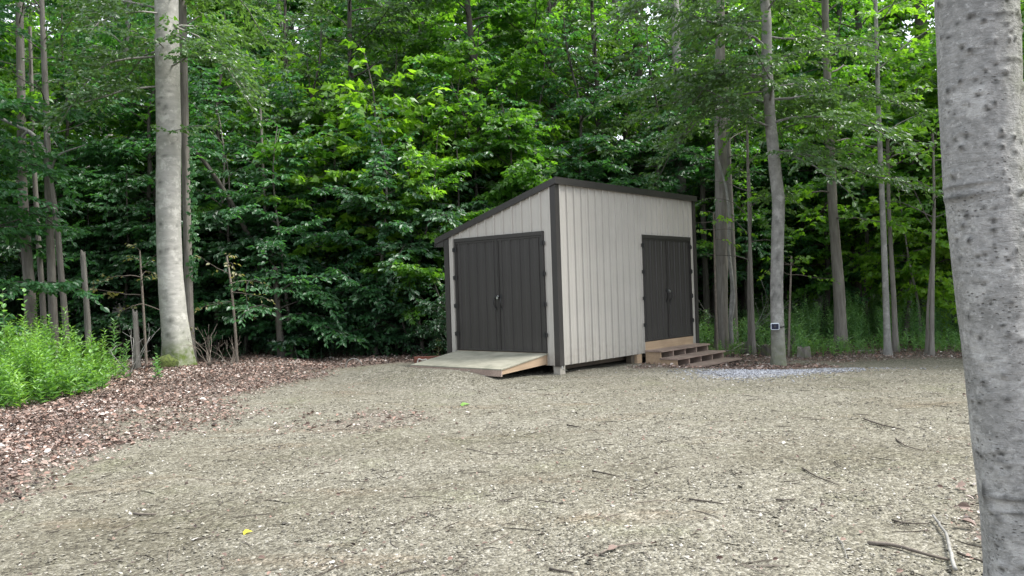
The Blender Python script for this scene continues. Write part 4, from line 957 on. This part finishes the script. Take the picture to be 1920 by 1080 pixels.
# ------------------------------------------------------------------ weeds
def weed(fol, st, rng, p0, H, leaf, lean=.15, dens=30, v=.5, whorl=False):
    a = rng.uniform(0, 6.28); l = rng.uniform(0, lean); top = p0 + np.array([math.cos(a) * l * H, math.sin(a) * l * H, H])
    n_ = int(dens * H); t = (np.arange(n_) + 1) / n_; t = t ** .8
    base = p0 + (top - p0) * t[:, None]; ang = np.arange(n_) * 2.4 + rng.uniform(0, 6)
    el = rng.uniform(.1, .9, n_)
    D = np.stack([np.cos(ang) * np.cos(el), np.sin(ang) * np.cos(el), np.sin(el)], 1)
    Nn = np.stack([-np.cos(ang) * .5, -np.sin(ang) * .5, np.ones(n_)], 1) + rng.normal(0, .2, (n_, 3))
    fol.add(base, D, Nn, leaf * (1.15 - .55 * t) * rng.uniform(.7, 1.2, n_), np.clip(v + .25 * (t - .5) + rng.normal(0, .1, n_), 0, 1))
    if st is not None: st.tube(np.array([p0, (p0 + top) / 2, top]), [.006, .005, .002], 3, cap=False)
def weeds(name, spots, mat, label, H, leaf, dens, kind='lance', seed=0, v=.5):
    rng = np.random.default_rng(seed); fol = Fol(); st = MB()
    for x, y, hs in spots: weed(fol, st, rng, np.array([x, y, float(gz(x, y))]), H * hs * rng.uniform(.6, 1.2), leaf, .25, dens, np.clip(rng.normal(v, .12), 0, 1))
    A = fol.arr(); V, F, k = leaf_arrays(kind, *A[:4]); n0 = len(V)
    V = np.concatenate([V] + st.v); qs = np.concatenate(st.q) + n0
    at = np.concatenate([np.repeat(A[4], k), np.full(st.n, .3)])
    o = link(name, build(name, V, [F, qs], [mat], {'v': at})); return tag(o, label, 'weeds', kind='stuff')
rg = np.random.default_rng(201); sp = []
while len(sp) < 560:
    px, py = rg.uniform(-140, 235), rg.uniform(640, 775)
    lim = 778 - max(0, px) * .22 - (px > 200) * 15
    if py > lim: continue
    q3 = gpt(px, py)
    if q3[1] > 17.5: continue
    hs = np.clip(1.0 - max(0, (px - 60)) / 420 , .45, 1) * (.55 if py > lim - 14 else 1)
    sp.append((q3[0], q3[1], hs * rg.uniform(.6, 1.15)))
hsn = [h_ * (1 + .35 * math.sin(x_ * 2.7 + 1) * math.sin(y_ * 2.1)) for x_, y_, h_ in sp]; sp = [(a_, b_, c_) for (a_, b_, _), c_ in zip(sp, hsn)]
weeds("weed_patch", sp[:330], M_LWEED, "bright green bushy weeds filling the left edge beside the leaf litter", 1.15, .16, 38, 'lance', 5, .5)
weeds("broad_weeds", sp[330:], M_LWEED3, "darker broad-leaved weeds mixed into the bright patch at the left edge", .95, .12, 40, 'ovate', 15, .5)
sp = []
while len(sp) < 900:
    x = rg.uniform(4.4, 14); y = rg.uniform(18.4, 27)
    if x < 6.2 and y < 20.5: continue
    hs = .55 if y < 20 else (1.0 + .5 * sm(x, 6.5, 8))
    sp.append((x, y, hs * rg.uniform(.6, 1)))
weeds("undergrowth", sp, M_LWEED2, "tall green undergrowth behind the right hand trunks", .88, .16, 36, 'lance', 6, .75)
sp = []
while len(sp) < 420:
    x = rg.uniform(4.6, 13.5); y = rg.uniform(17.9, 20.5)
    if x < 6.0 and y < 18.7: continue
    sp.append((x, y, rg.uniform(.4, 1)))
weeds("low_weeds", sp, M_LWEED, "low bright green ground plants along the right edge of the gravel", .36, .09, 70, 'lance', 8, .35)
sp = []
while len(sp) < 260:
    x = rg.uniform(-9.5, .5); y = rg.uniform(19.6, 23); sp.append((x, y, rg.uniform(.3, 1)))
weeds("ground_plants", sp, M_LDARK, "dark seedlings on the shaded floor left of the shed", .4, .10, 40, 'ovate', 9, .5)
# single plants that stand out
def plant(name, px, py, H, leaf, mat, kind, label, cat, dens=60, seed=1, stems=1, lean=.1, Y=None, v=.5):
    rng = np.random.default_rng(seed); b_ = gpt(px, py); fol = Fol(); st = MB()
    for k in range(stems): weed(fol, st, rng, np.array([rng.normal(0, .06) * (stems > 1), rng.normal(0, .06) * (stems > 1), 0.0]), H * rng.uniform(.8, 1.05), leaf, lean, dens, v)
    r = empty(name, b_, label, cat)
    link('stem', st.mesh('stem', [M_TWIG]), r); A = fol.arr(); c = link('foliage', leaf_mesh(name, kind, *A[:5], mat), r); c['kind'] = 'stuff'
    return r
plant("tall_weed", 216, 705, 1.35, .19, M_LWEED2, 'lance', "tall single weed with narrow drooping leaves left of the pale beech", "plant", 58, 1, 1, .05, v=.7)
plant("tall_weed", 232, 712, .75, .15, M_LWEED2, 'lance', "shorter narrow-leaved weed at the foot of the tall one", "plant", 60, 2, 2, .2, v=.7)
plant("tall_weed", 12, 740, 1.75, .16, M_LWEED2, 'ovate', "tallest blue-green weed at the left edge of the photo", "plant", 14, 3, 1, .06, v=.9)
plant("tall_weed", 50, 742, 1.75, .14, M_LWEED2, 'ovate', "second tall blue-green weed just right of the tallest one", "plant", 14, 13, 1, .1, v=.9)
plant("small_plant", 822, 672, .42, .16, M_LPALE, 'lance', "small pale-leaved plant beside the red timber by the ramp", "plant", 34, 4, 1, .05, v=.3)
plant("small_plant", 300, 712, .45, .10, M_LWEED2, 'ovate', "low leafy seedling just left of the mossy beech foot", "plant", 40, 5, 3, .4)
plant("small_plant", 1515, 655, .22, .12, M_LWEED, 'ovate', "small yellow-green seedling behind the short stump", "plant", 70, 6, 4, .5, v=.8)
# low leafy boughs on the right trunks
def bough(px, py, Y, az, L, mat, kind, label, seed, leaf=.12, v=.6):
    pass
# ------------------------------------------------------------------ leaf litter
def litter(name, X, Y, S, vals, mat, label, zoff=.01):
    n_ = len(X); a = R.uniform(0, 6.28, n_); P_ = np.stack([X, Y, gz(X, Y) + zoff + R.uniform(0, .015, n_)], 1)
    D = np.stack([np.cos(a), np.sin(a), R.normal(0, .25, n_)], 1); Nn = R.normal(0, .38, (n_, 3)) + [0, 0, 1]
    o = link(name, leaf_mesh(name, 'dry', P_, D, Nn, S, vals, mat)); return tag(o, label, 'leaf litter', kind='stuff')
m, n, b, o = newmat("dead_leaf")
n.links.new(ramp(n, attr(n, 'v'), [(0, (.04, .03, .025)), (.25, (.13, .085, .066)), (.45, (.185, .135, .11)), (.6, (.215, .125, .092)), (.78, (.28, .22, .19)), (1, (.43, .39, .355))]), b.inputs["Base Color"]); b.inputs["Roughness"].default_value = .75
M_DEAD = m
XY = []
for n_, x0, x1, y0, y1 in ((60000, -8.6, -2.6, 4.2, 12.5), (42000, -10, -2.2, 12.5, 20), (9000, 1.8, 8.2, 14.3, 17.6), (5000, 1.8, 4.2, 3.4, 6.2), (14000, 4.5, 13.5, 15.6, 21), (16000, -16, 16, 19, 26), (5000, -3.2, .4, 8.4, 12)):
    XY.append(np.stack([R.uniform(x0, x1, n_), R.uniform(y0, y1, n_)], 1))
XY = np.concatenate(XY); X, Y = XY[:, 0], XY[:, 1]; nL = len(X); lm = litter_mask(X, Y)
a_ = (X - CX) * dv[0] + (Y - CY) * dv[1]; b_ = (X - CX) * ev[0] + (Y - CY) * ev[1]
ok = (lm > R.uniform(.04, 1.0, nL) ** .8) & ~((a_ > -.05) & (a_ < L_ + .05) & (b_ > -.05) & (b_ < W_ + .05)) & ~((a_ < 0) & (a_ > -1.4) & (b_ > .2) & (b_ < 2.6)) & ~((a_ > 2.8) & (a_ < 5) & (b_ < 0) & (b_ > -1.2))
X, Y = X[ok], Y[ok]
litter("leaf_litter", X, Y, np.clip(R.lognormal(math.log(.033), .45, len(X)), .015, .10), np.clip(.5 + .34 * fbm(X, Y, 1.6, 51) + R.normal(0, .27, len(X)), 0, 1), M_DEAD, "dry red brown leaves lying along the clearing edges and in patches")
nL = 1300
rr = 3.6 + 12 * R.uniform(0, 1, nL); aa = R.uniform(-.66, .66, nL); X = rr * np.sin(aa); Y = rr * np.cos(aa)
ok = ~((Y > 13) & (X > -2.5) & (X < 5))
X, Y = X[ok], Y[ok]
litter("scattered_leaves", X, Y, R.uniform(.015, .045, len(X)), R.uniform(0, .55, len(X)), M_DEAD, "stray dead leaf bits scattered over the open gravel")

# dead leaf things
def one_leaf(px, py, s, mat, label, kind='maple', v=.5, tilt=.2, name="fallen_leaf", az=.5):
    p_ = gpt(px, py); o = link(name, leaf_mesh(name, kind, np.array([[0, 0, .012]]), np.array([[math.cos(az), math.sin(az), .1]]), np.array([[tilt, -.3, 1.0]]), np.array([s]), np.array([v]), mat), None, p_)
    return tag(o, label, 'leaf')
one_leaf(455, 1001, .06, M_LYEL, "yellow leaf lying alone on the gravel at lower left", az=.1)
one_leaf(863, 760, .12, M_LWEED, "small fresh green leaf lying on the gravel in front of the ramp", v=.7, az=0)
one_leaf(1140, 1035, .07, M_DEAD, "curled brown leaf beside the twig at the bottom centre", kind='dry', v=.35)
one_leaf(1592, 648, .42, M_LWEED, "large pale upright leaf at the foot of the flared brown trunk", kind='ovate', v=1.0, tilt=.3, az=2.4)

# ------------------------------------------------------------------ sticks, twigs, logs, stumps
def stick(name, pts, w0, w1, label, cat='twig', bark=M_TWIG, lift=.012, forks=(), k=6, v=0.0, arch=0.0):
    G = np.array([gpt(x, y) for x, y in pts]); b_ = G[0].copy(); mb = MB()
    G[:, 2] += lift; G[1:-1, 2] += arch
    P_ = resample(G - b_, .05)
    for j in range(len(P_)): P_[j] += np.array([mnoise.noise(Vector((j * .7, w0 * 100, px_ := pts[0][0] * .01))) * .008, mnoise.noise(Vector((j * .7, 5, px_))) * .008, 0])
    mb.tube(P_, np.linspace(w0, w1, len(P_)), k, a=v)
    for f_ in forks:
        H_ = np.array([gpt(x, y) for x, y in f_]); H_[:, 2] += lift; mb.tube(resample(H_ - b_, .06), np.linspace(w1 * 1.2, w1 * .5, len(resample(H_ - b_, .06))), 5, a=v)
    o = link(name, mb.mesh(name, [bark], True), None, b_); return tag(o, label, cat)
ST = "fallen_twig"
stick(ST, [(1620, 787), (1650, 798), (1697, 808)], .010, .005, "long straight twig lying far right on the gravel", v=.4)
stick(ST, [(1680, 825), (1700, 840), (1732, 847)], .009, .004, "curved grey twig just right below the long straight twig", v=.3)
stick(ST, [(1505, 880), (1530, 896), (1572, 912)], .008, .003, "forked twig right of centre on the gravel", v=.5, forks=[[(1470, 906), (1500, 904), (1524, 896)]])
stick("fallen_branch", [(1628, 1022), (1680, 1028), (1735, 1048), (1782, 1054)], .013, .007, "thick dark branch lying at the lower right", 'branch', v=.2, arch=.012)
stick("fallen_branch", [(1750, 975), (1776, 1012), (1790, 1078)], .008, .011, "pale bleached stick crossing the thick dark branch near the near trunk", 'branch', M_GREYBARK, lift=.03)
stick(ST, [(1672, 978), (1700, 988), (1742, 984)], .007, .003, "dark twig above the thick dark branch at lower right", v=.6)
stick(ST, [(1455, 940), (1475, 943), (1492, 938)], .007, .004, "short dark twig below the forked twig", v=.6)
stick(ST, [(1292, 939), (1330, 943), (1356, 948)], .008, .004, "short dark twig on the gravel below the shed's middle", v=.6)
stick(ST, [(1125, 1042), (1150, 1027), (1205, 1022)], .007, .004, "bent brown twig near the bottom centre", v=.2)
stick(ST, [(1030, 1070), (1052, 1074), (1075, 1078)], .007, .004, "small dark twig at the bottom edge near the centre", v=.6)
stick(ST, [(1570, 1010), (1583, 1030), (1587, 1052)], .004, .002, "thin pale wisp of twig left of the thick dark branch", bark=M_GREYBARK)
stick(ST, [(1795, 1040), (1820, 1050), (1848, 1058)], .008, .005, "dark twig against the foot of the near trunk", v=.6)
stick(ST, [(1063, 798), (1075, 801), (1090, 803)], .009, .005, "short dark twig on the gravel below the shed corner", v=.6)
stick(ST, [(1110, 885), (1150, 893), (1165, 898)], .006, .003, "thin dark twig in the middle of the gravel", v=.6)
stick(ST, [(250, 966), (270, 969), (291, 967)], .010, .007, "short stubby twig on the gravel at lower left", v=.4)
stick(ST, [(875, 843), (925, 855), (1000, 851)], .005, .002, "faint long twig on the gravel in front of the ramp", v=.4)
stick(ST, [(70, 830), (130, 812), (200, 800)], .012, .006, "long dark twig half buried in the leaf litter at left", v=.6)
stick(ST, [(1360, 612), (1375, 640), (1392, 662)], .02, .012, "leaning broken branch between steps and pale trunk", 'branch', M_GREYBARK, lift=.04) if False else None
rg = np.random.default_rng(401)
mb = MB()
for _ in range(420):
    r_ = 3.8 + 12 * rg.random() ** 1.2; a_ = rg.uniform(-.66, .66); x, y = r_ * math.sin(a_), r_ * math.cos(a_)
    if y > 13.2 and -2.6 < x < 5.2: continue
    t_ = rg.uniform(0, 6.28); l_ = rg.uniform(.03, .14); z = float(gz(x, y)) + .008
    c = np.array([x, y, z]); d_ = np.array([math.cos(t_), math.sin(t_), 0]) * l_
    mb.tube(np.array([c - d_, c + rg.normal(0, .012, 3) * [1, 1, .2], c + d_]), [.003, .004, .002], 3, a=rg.uniform(.2, .9))
tag(link("twig_debris", mb.mesh("twig_debris", [M_TWIG])), "tiny broken bits of twig strewn over the gravel", "twigs", kind='stuff')

def log(px0, px1, r, label, bark=M_DARKBARK, cat='log', lift=.5, k=12):
    A_, B_ = gpt(*px0), gpt(*px1); A_[2] += r * lift; B_[2] += r * lift
    mb = MB(); P_ = resample(np.array([A_, (A_ + B_) / 2 + [0, 0, .01], B_]) - A_, .1); mb.tube(P_, r * (1 + .08 * np.sin(np.arange(len(P_)) * 1.7)), k)
    o = link("log", mb.mesh("log", [bark], True), None, A_); return tag(o, label, cat)
log((1390, 664), (1440, 655), .085, "dark rotting log lying left of the box-carrying pale trunk")
log((1345, 655), (1405, 648), .075, "grey log behind the steps at the foot of the vine wrapped trunk", M_MIDBARK)
log((1470, 648), (1502, 645), .09, "dark log lying behind the pale trunk right of the steps")
log((1585, 660), (1700, 657), .02, "long thin grey pole lying at the right edge of the weeds", M_GREYBARK)
stick("fallen_branch", [(1337, 652), (1362, 668), (1392, 660)], .02, .012, "bare crooked branch lying right beside the steps", 'branch', M_MIDBARK, lift=.05, arch=.08)
stick("fallen_branch", [(1375, 662), (1410, 652), (1435, 668)], .014, .008, "thin bare branch lying across the dark rotting log", 'branch', M_GREYBARK, lift=.1, arch=.12)
def stump(px, py, r, h, label, bark=M_MIDBARK, seed=0):
    b_ = gpt(px, py); rg = np.random.default_rng(seed); k = 22
    P_ = np.array([(0, 0, -.05), (0, 0, h * .3), (0, 0, h * .7), (0, 0, h)]); P_ = resample(P_, .03)
    rad = np.full(len(P_), r); V, q_, a_, ms = trunk_mesh_arrays(P_, rad, k, .012, rg, r * .45)
    n0 = len(V); V[-k:, 2] += rg.uniform(-.04, .03, k); c = V[-k:].mean(0) - [0, 0, .02]; V = np.concatenate([V, [c]])
    t_ = np.array([(n0, n0 - k + j, n0 - k + (j + 1) % k) for j in range(k)])
    o = link("stump", build("stump", V, [q_, t_], [bark], {'v': np.concatenate([a_, [.2]]), 'moss': np.concatenate([.5 * (np.arange(n0) % 7 < 3), [0]])}, False), None, b_)
    return tag(o, label, 'stump')
stump(1507, 671, .12, .24, "short mossy stump right of the box-carrying pale trunk", M_MIDBARK, 3)
stump(1440, 668, .13, .26, "dark red-brown stump touching the left of the pale trunk", M_DARKBARK, 4)
# red timber behind the ramp and a white scrap on it
A_ = gpt(775, 682); tb = empty("landscape_timber", (A_[0], A_[1] + .15, A_[2]), "weathered red-brown timber lying on the ground left of the ramp", "timber", rz=.12)
mb = MB(); mb.box(0, .86, 0, .12, 0, .13); link('beam', mb.mesh('beam', [M_REDWOOD]), tb)
mb = MB(); mb.box(.02, .40, -.1, -.005, -.01, .1); link('short_beam', mb.mesh('short_beam', [M_REDWOOD]), tb)
mb = MB(); mb.tube(resample([(0, 0, 0), (.03, 0, .10), (.12, .01, .05), (.2, 0, .09), (.22, .0, .02)], .02), .014, 6)
c = gpt(783, 682); tag(link("bleached_root", mb.mesh("bleached_root", [plain("bone_white", (.55, .53, .48), .8)], True), None, c + np.array([0, -.05, .02])), "small bleached white root by the red timber", "root")
mb = MB(); mb.tube(resample([(0, 0, 0), (.05, 0, .16), (.2, .02, .2), (.34, 0, .12), (.36, 0, .04)], .03), np.linspace(.013, .006, 22)[: len(resample([(0, 0, 0), (.05, 0, .16), (.2, .02, .2), (.34, 0, .12), (.36, 0, .04)], .03))], 6)
c = gpt(648, 689); tag(link("curled_stick", mb.mesh("curled_stick", [M_GREYBARK], True), None, c), "pale curled stick arching over the litter left of the ramp", "stick")
# bare dead shrubs and dead boughs on the left
def bare_shrub(px, py, H, nst, label, seed, spread=.5, bark=M_MIDBARK, Y=None):
    rg = np.random.default_rng(seed); mb = MB(); b_ = gpt(px, py)
    for s_ in range(nst):
        a = rg.uniform(0, 6.28); P_ = [np.zeros(3)]; d_ = np.array([math.cos(a) * spread, math.sin(a) * spread * .5, 1.0])
        for j in range(7):
            d_ = d_ + rg.normal(0, .2, 3); d_ /= np.linalg.norm(d_); P_.append(P_[-1] + d_ * H / 7)
            if j > 2:
                e2 = d_ + rg.normal(0, .6, 3); e2 /= np.linalg.norm(e2); mb.tube(np.array([P_[-1], P_[-1] + e2 * H * .14, P_[-1] + e2 * H * .28 + [0, 0, .02]]), [.004, .003, .002], 3)
        mb.tube(np.array(P_), np.linspace(.009, .003, len(P_)), 5)
    return tag(link("bare_shrub", mb.mesh("bare_shrub", [bark], True), None, b_), label, "bare shrub")
bare_shrub(392, 688, .75, 9, "bare dead twiggy shrub just right of the pale beech foot", 7, .5, M_TWIG)
bare_shrub(432, 686, .55, 7, "second bare twiggy shrub, farther right of the pale beech", 8, .7, M_TWIG)
bare_shrub(242, 708, .9, 5, "bare crooked twigs among the weeds left of the pale beech", 9, .6, M_GREYBARK)
bare_shrub(1484, 662, .5, 5, "bare stems standing between the pale trunk and the stump", 10, .3)
bare_shrub(1395, 655, 1.6, 5, "tangle of bare grey twigs between vine wrapped trunk and pale trunk", 11, .7, M_GREYBARK)

# leafy low boughs as slender saplings in front (left: pale leaves; right: sunlit maple twigs)
def small_sapling(name, pts, Y, label, mat, kind, p, seed, w0=6, w1=3, bark=M_TWIG, extra=None):
    P, b_ = cpath(pts, Y)
    tm, cm = make_tree_meshes(name, np.random.default_rng(seed), P, np.linspace(pxr(w0, Y), pxr(w1, Y), len(pts)), bark, mat, kind, p, k=6, step=.2, flare=.005, extra=extra)
    return place_tree(name, tm, cm, b_, label)
ps = dict(R=1.2, limbs=9, base=1.3, twig_sp=.16, twig_l=.4, leaf=.09, leaf_sp=.09, bare=.3, el0=.1, elu=.4, v=.4)
small_sapling("thin_sapling", [(445, 680), (440, 600), (432, 520), (425, 480)], 18.6, "thin sapling with sparse pale leaves right of the pale beech", M_LPALE, 'ovate', ps, 71)
small_sapling("thin_sapling", [(275, 700), (270, 600), (265, 520), (262, 470)], 18.6, "thin sapling with sparse pale leaves left of the pale beech", M_LPALE, 'ovate', dict(ps, R=1.5), 72)
small_sapling("thin_sapling", [(1345, 655), (1342, 560), (1340, 480), (1338, 400)], 19.4, "young maple with one bright leafy tier beside the shed corner", M_LBRIGHT, 'maple', dict(ps, limbs=7, base=2.9, R=1.0, leaf=.11, v=.6), 73, 5, 3)
small_sapling("thin_sapling", [(1478, 655), (1480, 600), (1482, 540), (1484, 480)], 18.2, "young maple with bright leaves reaching right of the pale trunk", M_LBRIGHT, 'maple', dict(ps, limbs=8, base=1.9, R=1.0, leaf=.10, v=.6), 74, 5, 3)
